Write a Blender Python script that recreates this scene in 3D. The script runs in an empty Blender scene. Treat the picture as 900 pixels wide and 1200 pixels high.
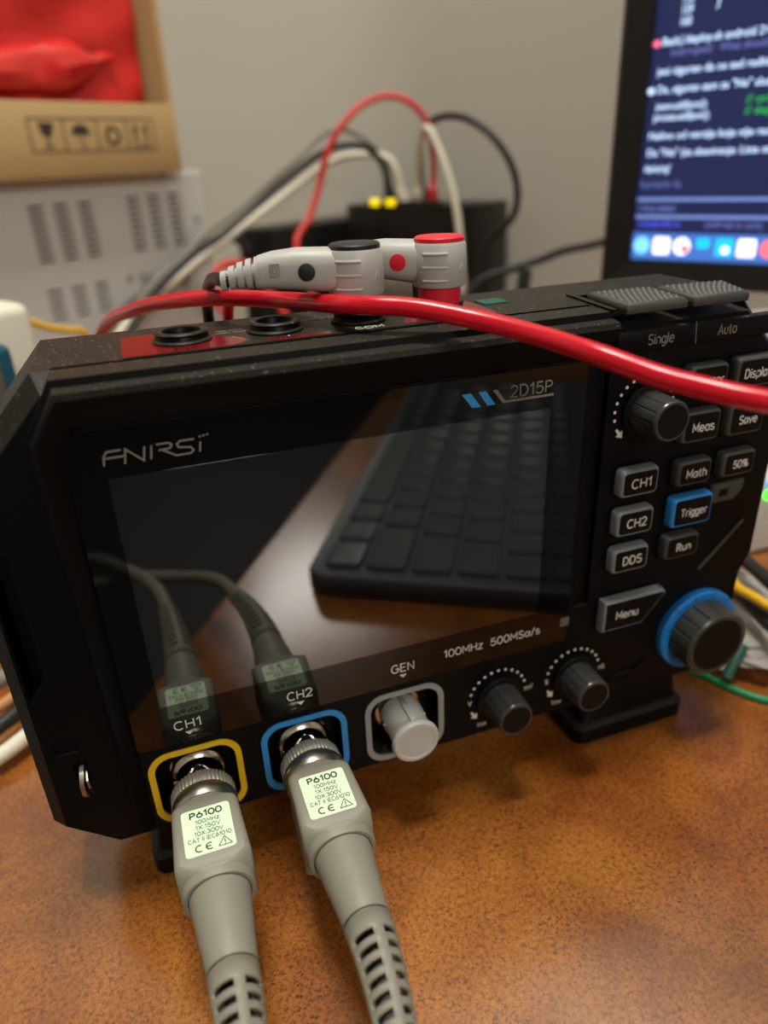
import bpy, bmesh, math, random
from mathutils import Vector, Matrix

S = 0.001            # everything below is written in millimetres
DZ = 29.0            # device origin (connector row) above the desk
sc = bpy.context.scene
COL = sc.collection
random.seed(7)

# ------------------------------------------------------------------ camera, world, lights, exposure
R = ((0.941035439, -0.335762352, -0.041423973),
     (-0.183096692, -0.402506465, -0.896919253),
     (0.284478301, 0.851617396, -0.440249824))
CAM = Vector((4.0818, -134.1473, 129.8029 + DZ)) * S
cd = bpy.data.cameras.new('camera')
cam = bpy.data.objects.new('camera', cd)
COL.objects.link(cam)
rx, dn, fw = Vector(R[0]), Vector(R[1]), Vector(R[2])
m3 = Matrix((rx, -dn, -fw)).transposed()
cam.matrix_world = Matrix.Translation(CAM) @ m3.to_4x4()
cd.sensor_fit = 'VERTICAL'
cd.sensor_height = 36.0
cd.sensor_width = 27.0
cd.lens = 847.165 / 1200 * 36
cd.clip_start = 0.005
cd.clip_end = 30
cd.dof.use_dof = True
cd.dof.focus_distance = 0.156
cd.dof.aperture_fstop = 9.0
sc.camera = cam

w = bpy.data.worlds.new('room_ambient')
sc.world = w
w.use_nodes = True
w.node_tree.nodes['Background'].inputs[0].default_value = (1.0, 0.94, 0.84, 1)
w.node_tree.nodes['Background'].inputs[1].default_value = 0.04

def area(name, loc, target, size, power, color):
    l = bpy.data.lights.new(name, 'AREA')
    l.shape = 'DISK'
    l.size = size
    l.energy = power
    l.color = color
    o = bpy.data.objects.new(name, l)
    COL.objects.link(o)
    o.location = loc
    d = Vector(target) - Vector(loc)
    o.rotation_euler = d.to_track_quat('-Z', 'Y').to_euler()
    return o

# the lamp whose sheen on the desk shows in the screen, and the one above the desk that shades under the cardboard box
area('ceiling_lamp_far_offscreen', (0.375, -3.46, 1.74), (0.1, 0, 0), 0.85, 118, (1.0, 0.97, 0.90))
area('ceiling_lamp_overhead_offscreen', (0.02, 0.02, 1.75), (0.02, 0.02, 0), 0.40, 42, (1.0, 0.97, 0.90))

sc.view_settings.view_transform = 'Standard'
sc.view_settings.look = 'None'
sc.view_settings.exposure = -0.55
sc.view_settings.gamma = 1.0
sc.view_settings.use_curve_mapping = False

# ------------------------------------------------------------------ room frame (desk, wall, monitor, box share it)
TH = math.radians(33.4)
UX, UY = math.cos(TH), math.sin(TH)
def rm(u, v, z):
    return (u * UX - v * UY, u * UY + v * UX, z)

# ------------------------------------------------------------------ materials
def srgb(r, g, b):
    def f(c):
        c /= 255.0
        return c / 12.92 if c <= 0.04045 else ((c + 0.055) / 1.055) ** 2.4
    return (f(r), f(g), f(b), 1)

MATS = {}
def mat(name, rgb, rough=0.5, metal=0.0, ior=1.45, noise=0.0, nscale=400.0, bump=0.0, bscale=2000.0,
        emit=None, estr=1.0, coat=0.0, trans=0.0, alpha=1.0, sss=0.0):
    m = bpy.data.materials.new(name)
    m.use_nodes = True
    nt = m.node_tree
    b = nt.nodes['Principled BSDF']
    c = srgb(*rgb)
    b.inputs['Base Color'].default_value = c
    b.inputs['Roughness'].default_value = rough
    b.inputs['Metallic'].default_value = metal
    b.inputs['IOR'].default_value = ior
    b.inputs['Coat Weight'].default_value = coat
    b.inputs['Transmission Weight'].default_value = trans
    b.inputs['Alpha'].default_value = alpha
    b.inputs['Subsurface Weight'].default_value = sss
    if sss:
        b.inputs['Subsurface Radius'].default_value = (0.002, 0.002, 0.002)
    if emit:
        b.inputs['Emission Color'].default_value = srgb(*emit)
        b.inputs['Emission Strength'].default_value = estr
    tc = nt.nodes.new('ShaderNodeTexCoord')
    if noise:
        n = nt.nodes.new('ShaderNodeTexNoise')
        n.inputs['Scale'].default_value = nscale
        n.inputs['Detail'].default_value = 4
        nt.links.new(tc.outputs['Object'], n.inputs['Vector'])
        mx = nt.nodes.new('ShaderNodeMix')
        mx.data_type = 'RGBA'
        nt.links.new(n.outputs['Fac'], mx.inputs['Factor'])
        mx.inputs['A'].default_value = tuple(x * (1 - noise) for x in c[:3]) + (1,)
        mx.inputs['B'].default_value = tuple(min(1, x * (1 + noise)) for x in c[:3]) + (1,)
        nt.links.new(mx.outputs['Result'], b.inputs['Base Color'])
    if bump:
        n2 = nt.nodes.new('ShaderNodeTexNoise')
        n2.inputs['Scale'].default_value = bscale
        nt.links.new(tc.outputs['Object'], n2.inputs['Vector'])
        bp = nt.nodes.new('ShaderNodeBump')
        bp.inputs['Strength'].default_value = bump
        bp.inputs['Distance'].default_value = 0.0003
        nt.links.new(n2.outputs['Fac'], bp.inputs['Height'])
        nt.links.new(bp.outputs['Normal'], b.inputs['Normal'])
    MATS[name] = m
    return m

def dusty(name, rgb, rough, dust=(150, 140, 120), scale=1500.0, amount=0.66):
    m = mat(name, rgb, rough, ior=1.22, bump=0.12, bscale=2600)
    nt = m.node_tree
    b = nt.nodes['Principled BSDF']
    tc = nt.nodes['Texture Coordinate']
    v = nt.nodes.new('ShaderNodeTexNoise')
    v.inputs['Scale'].default_value = scale
    v.inputs['Detail'].default_value = 2
    nt.links.new(tc.outputs['Object'], v.inputs['Vector'])
    r = nt.nodes.new('ShaderNodeValToRGB')
    r.color_ramp.elements[0].position = amount
    r.color_ramp.elements[1].position = amount + 0.07
    nt.links.new(v.outputs['Fac'], r.inputs['Fac'])
    g = nt.nodes.new('ShaderNodeNewGeometry')
    sx = nt.nodes.new('ShaderNodeSeparateXYZ')
    nt.links.new(g.outputs['Normal'], sx.inputs[0])
    mr = nt.nodes.new('ShaderNodeMapRange')
    mr.inputs['From Min'].default_value = 0.35
    mr.inputs['From Max'].default_value = 0.8
    nt.links.new(sx.outputs['Z'], mr.inputs['Value'])
    mu = nt.nodes.new('ShaderNodeMath'); mu.operation = 'MULTIPLY'
    nt.links.new(r.outputs['Color'], mu.inputs[0])
    nt.links.new(mr.outputs['Result'], mu.inputs[1])
    fine = nt.nodes.new('ShaderNodeMath'); fine.operation = 'MULTIPLY_ADD'
    nt.links.new(mr.outputs['Result'], fine.inputs[0])
    fine.inputs[1].default_value = 0.07
    nt.links.new(mu.outputs[0], fine.inputs[2])
    mx = nt.nodes.new('ShaderNodeMix'); mx.data_type = 'RGBA'
    nt.links.new(fine.outputs[0], mx.inputs['Factor'])
    mx.inputs['A'].default_value = srgb(*rgb)
    mx.inputs['B'].default_value = srgb(*dust)
    nt.links.new(mx.outputs['Result'], b.inputs['Base Color'])
    return m

def desk_material():
    m = mat('burl_laminate', (120, 72, 38), 0.20, ior=1.7, bump=0.012, bscale=900)
    nt = m.node_tree
    b = nt.nodes['Principled BSDF']
    tc = nt.nodes['Texture Coordinate']
    def noise(sc_, det, rough, dist=0.0):
        n = nt.nodes.new('ShaderNodeTexNoise')
        n.inputs['Scale'].default_value = sc_
        n.inputs['Detail'].default_value = det
        n.inputs['Roughness'].default_value = rough
        n.inputs['Distortion'].default_value = dist
        nt.links.new(tc.outputs['Object'], n.inputs['Vector'])
        return n
    def ramp(src, stops):
        r = nt.nodes.new('ShaderNodeValToRGB')
        e = r.color_ramp.elements
        e[0].position, e[0].color = stops[0][0], stops[0][1]
        e[1].position, e[1].color = stops[1][0], stops[1][1]
        for p, c in stops[2:]:
            x = e.new(p); x.color = c
        nt.links.new(src.outputs['Fac'], r.inputs['Fac'])
        return r
    big = ramp(noise(30, 3, 0.6, 0.5), [(0.30, srgb(138, 82, 36)), (0.50, srgb(168, 108, 48)), (0.72, srgb(190, 132, 62))])
    mid = ramp(noise(860, 7, 0.85, 0.15), [(0.37, srgb(120, 70, 40)), (0.52, srgb(226, 205, 180)), (0.72, srgb(255, 248, 230))])
    mx = nt.nodes.new('ShaderNodeMix'); mx.data_type = 'RGBA'; mx.blend_type = 'MULTIPLY'
    mx.inputs['Factor'].default_value = 0.85
    nt.links.new(big.outputs['Color'], mx.inputs['A'])
    nt.links.new(mid.outputs['Color'], mx.inputs['B'])
    fleck = ramp(noise(1150, 5, 0.8, 0.2), [(0.38, (0, 0, 0, 1)), (0.46, (1, 1, 1, 1))])
    patch = ramp(noise(62, 4, 0.65, 0.4), [(0.47, (1, 1, 1, 1)), (0.62, (0.05, 0.05, 0.05, 1))])
    ad = nt.nodes.new('ShaderNodeMath'); ad.operation = 'MAXIMUM'
    inv = nt.nodes.new('ShaderNodeMath'); inv.operation = 'MULTIPLY'
    nt.links.new(patch.outputs['Color'], inv.inputs[0]); inv.inputs[1].default_value = 0.74
    nt.links.new(fleck.outputs['Color'], ad.inputs[0]); nt.links.new(inv.outputs[0], ad.inputs[1])
    m2 = nt.nodes.new('ShaderNodeMix'); m2.data_type = 'RGBA'
    nt.links.new(ad.outputs[0], m2.inputs['Factor'])
    m2.inputs['A'].default_value = srgb(44, 24, 12)
    nt.links.new(mx.outputs['Result'], m2.inputs['B'])
    nt.links.new(m2.outputs['Result'], b.inputs['Base Color'])
    return m

desk_material()
mat('wall_paint', (198, 195, 183), 0.85, noise=0.02, nscale=6, bump=0.2, bscale=300)
mat('floor_vinyl', (26, 23, 20), 0.6, noise=0.15, nscale=12)
dusty('black_plastic', (8, 8, 8), 0.5)
dusty('black_plastic_smooth', (8, 8, 8), 0.40, amount=0.70)
mat('recess_black', (5, 5, 5), 0.7, ior=1.2)
mat('screen_glass', (4, 4, 4), 0.03, ior=1.50)
mat('display_black', (5, 5, 5), 0.025, ior=2.15)
mat('print_grey', (132, 122, 112), 0.6)
mat('print_white', (215, 212, 204), 0.6)
mat('print_dim', (96, 90, 84), 0.6)
mat('print_blue', (46, 138, 205), 0.5)
mat('ring_yellow', (222, 178, 22), 0.5)
mat('ring_blue', (48, 136, 205), 0.5)
mat('ring_grey', (142, 144, 144), 0.5)
mat('chrome', (205, 196, 184), 0.16, metal=1.0)
mat('chrome_dull', (190, 182, 166), 0.30, metal=1.0)
mat('knurl', (158, 154, 142), 0.42, metal=0.45)
mat('nickel_dark', (150, 150, 148), 0.38, metal=1.0)
mat('brass', (196, 140, 110), 0.28, metal=1.0)
mat('hole_shade', (6, 6, 6), 0.6)
mat('knob_plastic', (58, 58, 56), 0.34, bump=0.05)
mat('knob_face', (14, 14, 14), 0.5, ior=1.25)
mat('knob_rim', (58, 58, 56), 0.22)
mat('key_grey', (118, 124, 126), 0.42)
mat('key_dark', (64, 64, 61), 0.55)
mat('key_blue', (44, 132, 205), 0.42)
mat('key_face', (8, 8, 8), 0.45, ior=1.25)
mat('dial_blue', (30, 124, 205), 0.42)
mat('cap_white', (214, 212, 206), 0.40, trans=0.25, sss=0.3)
mat('probe_grey', (134, 130, 116), 0.50, noise=0.03, nscale=120, bump=0.06, bscale=3000)
mat('probe_inner', (62, 60, 52), 0.6)
mat('label_green', (222, 246, 206), 0.45)
mat('print_black', (28, 32, 28), 0.6)
mat('plug_grey', (172, 170, 164), 0.45, bump=0.05)
mat('plug_print', (130, 128, 122), 0.6)
mat('plug_black', (22, 22, 22), 0.45, bump=0.1)
mat('plug_red', (212, 30, 48), 0.40)
mat('lead_red', (196, 16, 36), 0.24, bump=0.02)
mat('lead_black', (20, 20, 20), 0.4)
mat('panel_red', (110, 22, 24), 0.22)
mat('tag_green', (20, 78, 62), 0.5)
mat('warning_yellow', (196, 140, 40), 0.5)
mat('cardboard', (186, 156, 108), 0.85, noise=0.06, nscale=40, bump=0.1, bscale=400)
mat('cardboard_edge', (196, 168, 122), 0.9)
mat('ink', (58, 50, 42), 0.8)
mat('red_wrap', (206, 40, 34), 0.42, noise=0.10, nscale=30, bump=0.7, bscale=210)
mat('red_wrap_gloss', (206, 40, 34), 0.16, bump=0.5, bscale=260, coat=0.6)
mat('case_white', (196, 194, 188), 0.5)
mat('slot_dark', (52, 49, 44), 0.8)
mat('slot_frame', (184, 182, 174), 0.5)
mat('cream_plastic', (222, 216, 198), 0.5)
mat('teal_plastic', (18, 78, 96), 0.5)
mat('grey_rubber', (92, 88, 80), 0.7)
mat('router_black', (16, 16, 16), 0.38)
mat('led_yellow', (255, 225, 0), 0.5, emit=(235, 215, 0), estr=1.6)
mat('led_green', (40, 255, 40), 0.5, emit=(60, 255, 40), estr=5.0)
mat('led_blue', (60, 160, 255), 0.5, emit=(40, 140, 255), estr=1.6)
mat('cable_red', (200, 46, 40), 0.45)
mat('cable_white', (212, 206, 186), 0.5)
mat('cable_black', (24, 24, 22), 0.5)
mat('cable_grey', (120, 116, 106), 0.5)
mat('cable_yellow', (214, 166, 20), 0.5)
mat('cable_green', (18, 136, 84), 0.4)
mat('cable_tan', (176, 120, 72), 0.5)
mat('bag_film', (206, 200, 192), 0.24, trans=0.5, ior=1.2, bump=1.0, bscale=130)
mat('bezel', (22, 20, 19), 0.4)
def glow(name, rgb, st=1.0):
    return mat(name, (4, 4, 4), 0.6, emit=rgb, estr=st * 1.5)
glow('lcd_back', (34, 42, 88), 0.8)
glow('lcd_text', (196, 222, 255), 1.5)
glow('lcd_dim', (110, 120, 190), 1.1)
glow('lcd_green', (40, 190, 60), 1.1)
glow('lcd_violet', (90, 90, 250), 1.2)
glow('lcd_pink', (255, 110, 150), 1.4)
glow('lcd_rule', (120, 146, 214), 1.0)
glow('lcd_bar', (70, 120, 205), 1.1)
glow('lcd_icon_blue', (120, 200, 255), 1.6)
glow('lcd_icon_white', (255, 244, 250), 1.7)
glow('lcd_icon_red', (250, 110, 120), 1.5)
glow('lcd_icon_cyan', (20, 190, 240), 1.5)
mat('kb_case', (80, 82, 84), 0.45)
mat('kb_key', (84, 88, 88), 0.24)

# ------------------------------------------------------------------ object helpers
ORG = {}
def W(p):
    return Vector((p[0] * S, p[1] * S, (p[2] + DZ) * S))

def finish(bm, smooth=None):
    bmesh.ops.remove_doubles(bm, verts=bm.verts, dist=1e-7)
    bmesh.ops.recalc_face_normals(bm, faces=bm.faces)

def obj(name, bm, material, parent=None, smooth=True, angle=38):
    """bm holds absolute millimetres; becomes one mesh object"""
    org = ORG.get(parent.name, Vector((0, 0, 0))) if parent else Vector((0, 0, 0))
    for v in bm.verts:
        v.co = W(v.co) - org
    finish(bm)
    me = bpy.data.meshes.new(name)
    if smooth:
        for f in bm.faces:
            f.smooth = True
        lim = math.radians(angle)
        for e in bm.edges:
            if len(e.link_faces) == 2 and e.calc_face_angle(0) > lim:
                e.smooth = False
    bm.to_mesh(me)
    bm.free()
    me.materials.append(MATS[material])
    o = bpy.data.objects.new(name, me)
    COL.objects.link(o)
    if parent:
        o.parent = parent
        ORG[o.name] = org
    return o

def top(name, bm, material, label, cat, group=None, **k):
    c = Vector((0, 0, 0))
    xs = [v.co for v in bm.verts]
    lo = Vector((sum(v.x for v in xs) / len(xs), sum(v.y for v in xs) / len(xs), min(v.z for v in xs)))
    w_ = W(lo)
    o = obj(name, bm, material, **k)
    o.data.transform(Matrix.Translation(-w_))
    o.location = w_
    o['label'] = label; o['category'] = cat
    if group: o['group'] = group
    return o

def thing(name, label, cat, loc, group=None):
    o = bpy.data.objects.new(name, None)
    o.empty_display_size = 0.01
    COL.objects.link(o)
    o.location = W(loc)
    ORG[o.name] = W(loc)
    o['label'] = label; o['category'] = cat
    if group: o['group'] = group
    return o

def struct(name, bm, material):
    o = obj(name, bm, material, smooth=False)
    o['kind'] = 'structure'
    return o

def place(name, me, parent, loc, rot=None):
    """an object sharing mesh data, located at absolute mm"""
    o = bpy.data.objects.new(name, me)
    COL.objects.link(o)
    o.parent = parent
    o.location = W(loc) - ORG[parent.name]
    if rot: o.rotation_euler = rot
    ORG[o.name] = ORG[parent.name]
    return o

def mesh_only(name, bm, material, smooth=True):
    """bm in mm around its own origin -> mesh data to share"""
    for v in bm.verts: v.co *= S
    finish(bm)
    me = bpy.data.meshes.new(name)
    if smooth:
        for f in bm.faces: f.smooth = True
        for e in bm.edges:
            if len(e.link_faces) == 2 and e.calc_face_angle(0) > 0.66: e.smooth = False
    bm.to_mesh(me); bm.free()
    me.materials.append(MATS[material])
    return me

def NB(): return bmesh.new()

def box(bm, x0, x1, y0, y1, z0, z1, bev=0.0, seg=2, xf=None):
    b = bmesh.new()
    r = bmesh.ops.create_cube(b, size=1)
    for v in b.verts:
        v.co = Vector((x0 + (v.co.x + .5) * (x1 - x0), y0 + (v.co.y + .5) * (y1 - y0), z0 + (v.co.z + .5) * (z1 - z0)))
    if bev:
        bmesh.ops.bevel(b, geom=b.edges[:], offset=bev, segments=seg, affect='EDGES', profile=0.5)
    if xf:
        for v in b.verts: v.co = Vector(xf(*v.co))
    merge(bm, b)
    return bm

def merge(bm, b):
    vm = {}
    for v in b.verts: vm[v] = bm.verts.new(v.co)
    for f in b.faces:
        try: bm.faces.new([vm[v] for v in f.verts])
        except ValueError: pass
    b.free()

def loft(bm, loops, cap0=True, cap1=True, closed=True):
    rows = [[bm.verts.new(Vector(p)) for p in L] for L in loops]
    n = len(rows[0])
    for a, b in zip(rows[:-1], rows[1:]):
        for i in range(n if closed else n - 1):
            j = (i + 1) % n
            try: bm.faces.new((a[i], a[j], b[j], b[i]))
            except ValueError: pass
    if cap0: bm.faces.new(rows[0])
    if cap1: bm.faces.new(rows[-1][::-1])
    return bm

def rrect(cx, cz, hw, hh, r, seg=5):
    """rounded rectangle loop in a plane, counter-clockwise (a, b) pairs"""
    out = []
    for sx, sz, a0 in ((1, 1, 0), (-1, 1, 90), (-1, -1, 180), (1, -1, 270)):
        for k in range(seg + 1):
            a = math.radians(a0 + 90 * k / seg)
            out.append((cx + sx * (hw - r) + r * math.cos(a), cz + sz * (hh - r) + r * math.sin(a)))
    return out

def poly_inset(poly, d):
    n = len(poly); out = []
    area_ = sum(poly[i][0] * poly[(i + 1) % n][1] - poly[(i + 1) % n][0] * poly[i][1] for i in range(n))
    s = 1 if area_ > 0 else -1
    for i in range(n):
        p0, p1, p2 = Vector(poly[i - 1]), Vector(poly[i]), Vector(poly[(i + 1) % n])
        e1, e2 = (p1 - p0).normalized(), (p2 - p1).normalized()
        n1, n2 = Vector((-e1.y, e1.x)) * s, Vector((-e2.y, e2.x)) * s
        b = (n1 + n2).normalized()
        out.append(tuple(p1 + b * (d / max(0.3, b.dot(n1)))))
    return out

def frame(o, d):
    """orthonormal basis with third axis d"""
    d = Vector(d).normalized()
    a = Vector((0, 0, 1)) if abs(d.z) < 0.9 else Vector((1, 0, 0))
    x = a.cross(d).normalized()
    y = d.cross(x)
    return Vector(o), x, y, d

def lathe(bm, prof, o, d, seg=32, flute=None, cap=True):
    """prof = [(r, h)] along direction d from o"""
    o, x, y, d = frame(o, d)
    loops = []
    for r, h in prof:
        L = []
        for k in range(seg):
            a = 2 * math.pi * k / seg
            rr = r * (flute(a, h) if flute else 1)
            L.append(o + d * h + x * (rr * math.cos(a)) + y * (rr * math.sin(a)))
        loops.append(L)
    return loft(bm, loops, cap, cap)

def smooth_path(pts, sub=6):
    P = [Vector(p) for p in pts]
    out = []
    for i in range(len(P) - 1):
        p0 = P[i - 1] if i else P[0] * 2 - P[1]
        p1, p2 = P[i], P[i + 1]
        p3 = P[i + 2] if i + 2 < len(P) else P[-1] * 2 - P[-2]
        for k in range(sub):
            t = k / sub
            out.append(0.5 * ((2 * p1) + (p2 - p0) * t + (2 * p0 - 5 * p1 + 4 * p2 - p3) * t * t + (3 * p1 - p0 - 3 * p2 + p3) * t ** 3))
    out.append(P[-1])
    return out

def tube(bm, pts, r, seg=12, sub=6):
    P = smooth_path(pts, sub) if sub else [Vector(p) for p in pts]
    n = len(P)
    rad = r if callable(r) else (lambda t: r)
    t0 = (P[1] - P[0]).normalized()
    _, x, y, _ = frame((0, 0, 0), t0)
    loops = []
    for i in range(n):
        t = (P[min(i + 1, n - 1)] - P[max(i - 1, 0)]).normalized()
        x = (x - t * x.dot(t)).normalized()
        y = t.cross(x)
        rr = rad(i / (n - 1))
        loops.append([P[i] + x * (rr * math.cos(2 * math.pi * k / seg)) + y * (rr * math.sin(2 * math.pi * k / seg)) for k in range(seg)])
    return loft(bm, loops)

def clamped(pts, sub, r, floor):
    Q = smooth_path(pts, sub)
    for q in Q: q.z = max(q.z, floor + r)
    return Q

def slab(bm, loop2d, to3, d0, d1):
    """extrude a 2D loop; to3(a, b, depth) -> point"""
    return loft(bm, [[to3(a, b, d0) for a, b in loop2d], [to3(a, b, d1) for a, b in loop2d]])

def ribbon(bm, pts, wd, to3, d0, d1):
    """flat stroke through 2D points"""
    P = [Vector(p) for p in pts]
    n = len(P); Lf, Rt = [], []
    for i in range(n):
        if i == 0: t = P[1] - P[0]
        elif i == n - 1: t = P[-1] - P[-2]
        else: t = (P[i] - P[i - 1]).normalized() + (P[i + 1] - P[i]).normalized()
        t.normalize(); nn = Vector((-t.y, t.x))
        k = 1.0
        if 0 < i < n - 1:
            e = (P[i] - P[i - 1]).normalized(); k = 1 / max(0.5, Vector((-e.y, e.x)).dot(nn))
        Lf.append(P[i] + nn * wd / 2 * k); Rt.append(P[i] - nn * wd / 2 * k)
    for i in range(n - 1):
        q = [Lf[i], Lf[i + 1], Rt[i + 1], Rt[i]]
        slab(bm, [tuple(p) for p in q], to3, d0, d1)
    return bm

FACE = lambda y: (lambda a, b, d: Vector((a, y - d, b)))      # print plane parallel to the front, d toward viewer
def text_bm(s, size, to3, ax, az, align='CENTER', d=0.06, width=None, bold=0.0, shear=0.0):
    cu = bpy.data.curves.new('t', 'FONT')
    cu.body = s; cu.size = size; cu.align_x = align; cu.align_y = 'CENTER'
    cu.resolution_u = 3
    cu.offset = bold
    cu.shear = shear
    o = bpy.data.objects.new('t', cu)
    COL.objects.link(o)
    bpy.context.view_layer.update()
    dg = bpy.context.evaluated_depsgraph_get()
    me = bpy.data.meshes.new_from_object(o.evaluated_get(dg))
    xs = [v.co.x for v in me.vertices]
    k = width / (max(xs) - min(xs)) if width and xs else 1.0
    b = bmesh.new(); b.from_mesh(me)
    out = NB()
    vm = {v: out.verts.new(to3(ax + v.co.x * k, az + v.co.y, d)) for v in b.verts}
    for f in b.faces: out.faces.new([vm[v] for v in f.verts])
    b.free()
    bpy.data.objects.remove(o); bpy.data.curves.remove(cu); bpy.data.meshes.remove(me)
    return out

def _arc(cx, cy, rx_, ry_, a0, a1, n=9):
    return [(cx + rx_ * math.cos(math.radians(a0 + (a1 - a0) * i / (n - 1))), cy + ry_ * math.sin(math.radians(a0 + (a1 - a0) * i / (n - 1)))) for i in range(n)]
_x = 0.70   # lower-case height; capitals are 1 high
_bowl = lambda w_=0.24, c=0.25: _arc(c, _x / 2, w_, _x / 2, 0, 360, 17)
GL = {
 '0': (0.60, [_arc(.30, .5, .30, .5, 0, 360, 21)]), '1': (0.34, [[(.02, .76), (.26, 1), (.26, 0)]]),
 '2': (0.58, [_arc(.28, .72, .27, .28, 165, -40, 11) + [(.02, 0), (.58, 0)]]), '3': (0.58, [_arc(.26, .75, .26, .25, 150, -90, 11) + _arc(.26, .26, .29, .26, 90, -150, 11)]),
 '5': (0.58, [[(.52, 1), (.10, 1), (.06, .54)] + _arc(.27, .32, .29, .32, 130, -150, 13)]), '6': (0.58, [_arc(.29, .32, .28, .32, 0, 360, 17), [(.04, .42), (.36, 1)]]),
 'A': (0.68, [[(0, 0), (.34, 1), (.68, 0)], [(.13, .33), (.55, .33)]]), 'C': (0.66, [_arc(.36, .5, .36, .5, 48, 312, 15)]),
 'D': (0.66, [[(.04, 0), (.04, 1), (.26, 1)] + _arc(.26, .5, .38, .5, 90, -90, 11) + [(.04, 0)]]), 'E': (0.54, [[(.54, 1), (.04, 1), (.04, 0), (.54, 0)], [(.04, .52), (.48, .52)]]),
 'F': (0.52, [[(.52, 1), (.04, 1), (.04, 0)], [(.04, .52), (.46, .52)]]), 'U': (0.64, [[(.04, 1), (.04, .3)] + _arc(.32, .3, .28, .3, 180, 360, 9) + [(.60, 1)]]),
 'G': (0.70, [_arc(.36, .5, .36, .5, 48, 345, 15) + [(.70, .48), (.40, .48)]]), 'H': (0.66, [[(.04, 0), (.04, 1)], [(.62, 0), (.62, 1)], [(.04, .5), (.62, .5)]]),
 'I': (0.10, [[(.05, 0), (.05, 1)]]), 'M': (0.78, [[(.04, 0), (.04, 1), (.39, .32), (.74, 1), (.74, 0)]]), 'N': (0.66, [[(.04, 0), (.04, 1), (.62, 0), (.62, 1)]]),
 'O': (0.72, [_arc(.36, .5, .36, .5, 0, 360, 21)]), 'P': (0.58, [[(.04, 0), (.04, 1), (.30, 1)] + _arc(.30, .74, .26, .26, 90, -90, 9) + [(.04, .48)]]),
 'R': (0.60, [[(.04, 0), (.04, 1), (.30, 1)] + _arc(.30, .75, .25, .25, 90, -90, 9) + [(.04, .50)], [(.30, .50), (.58, 0)]]),
 'S': (0.58, [_arc(.29, .755, .26, .245, 30, 250, 11) + _arc(.29, .255, .28, .255, 75, -150, 11)]), 'T': (0.60, [[(0, 1), (.60, 1)], [(.30, 1), (.30, 0)]]),
 'V': (0.66, [[(0, 1), (.33, 0), (.66, 1)]]), 'X': (0.62, [[(0, 0), (.62, 1)], [(0, 1), (.62, 0)]]),
 'a': (0.54, [_bowl(), [(.54, _x), (.54, 0)]]), 'e': (0.56, [[(.02, .36), (.54, .36)] + _arc(.28, _x / 2, .27, _x / 2, 2, 315, 15)]),
 'g': (0.54, [_bowl(), [(.54, _x), (.54, -.08)] + _arc(.28, -.08, .26, .2, 0, -150, 8)]), 'h': (0.52, [[(.04, 0), (.04, 1.02)], [(.04, .4)] + _arc(.27, .42, .23, .28, 150, 0, 8) + [(.50, 0)]]),
 'i': (0.10, [[(.05, 0), (.05, _x)], [(.05, .88), (.05, 1.0)]]), 'l': (0.10, [[(.05, 0), (.05, 1.02)]]),
 'm': (0.86, [[(.04, 0), (.04, _x)], [(.04, .4)] + _arc(.24, .44, .2, .26, 150, 0, 8) + [(.44, 0)], [(.44, .42)] + _arc(.64, .44, .2, .26, 150, 0, 8) + [(.84, 0)]]),
 'n': (0.52, [[(.04, 0), (.04, _x)], [(.04, .4)] + _arc(.27, .42, .23, .28, 150, 0, 8) + [(.50, 0)]]), 'o': (0.56, [_bowl(.28, .28)]),
 'p': (0.54, [[(.04, -.28), (.04, _x)], _bowl(.27, .29)]), 'r': (0.34, [[(.04, 0), (.04, _x)], [(.04, .4)] + _arc(.26, .44, .22, .26, 150, 70, 6)]),
 's': (0.46, [_arc(.23, .53, .2, .17, 30, 250, 9) + _arc(.23, .18, .22, .18, 75, -150, 9)]), 't': (0.36, [[(.16, .95), (.16, .14), (.24, 0), (.36, .02)], [(0, _x), (.34, _x)]]),
 'u': (0.52, [[(.04, _x), (.04, .26)] + _arc(.27, .26, .23, .26, 180, 330, 8) + [(.50, .3)], [(.50, _x), (.50, 0)]]), 'v': (0.52, [[(0, _x), (.26, 0), (.52, _x)]]),
 'y': (0.52, [[(0, _x), (.27, .02)], [(.52, _x), (.18, -.28)]]), 'z': (0.48, [[(.02, _x), (.46, _x), (.02, 0), (.48, 0)]]),
 '%': (0.80, [_arc(.18, .76, .17, .22, 0, 360, 11), _arc(.62, .24, .17, .22, 0, 360, 11), [(.62, 1), (.18, 0)]]), '/': (0.40, [[(0, -.08), (.40, 1.05)]]),
 ':': (0.10, [[(.05, .02), (.05, .16)], [(.05, .50), (.05, .64)]]), ' ': (0.22, []),
}
def strokes_bm(txt, cap, to3, ax, az, width=None, wt=0.13, d=0.06, gap=0.17):
    adv = sum(GL[c][0] for c in txt) + gap * (len(txt) - 1)
    kx = (width / adv) if width else cap
    b = NB(); x = -adv / 2
    for c in txt:
        w_, st = GL[c]
        for pl in st:
            ribbon(b, [(ax + (x + p[0]) * kx, az + (p[1] - 0.5) * cap) for p in pl], wt * cap, to3, 0.0, d)
        x += w_ + gap
    return b

def print_text(name, s, size, to3, ax, az, material, parent, width=None, bold=0.0, **k):
    return obj(name, strokes_bm(s, size * 0.74, to3, ax, az, width, 0.15 if bold else 0.125), material, parent, smooth=False)

def lcd_text(name, s, size, to3, ax, az, material, parent, **k):
    return obj(name, text_bm(s, size, to3, ax, az, **k), material, parent, smooth=False)

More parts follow.
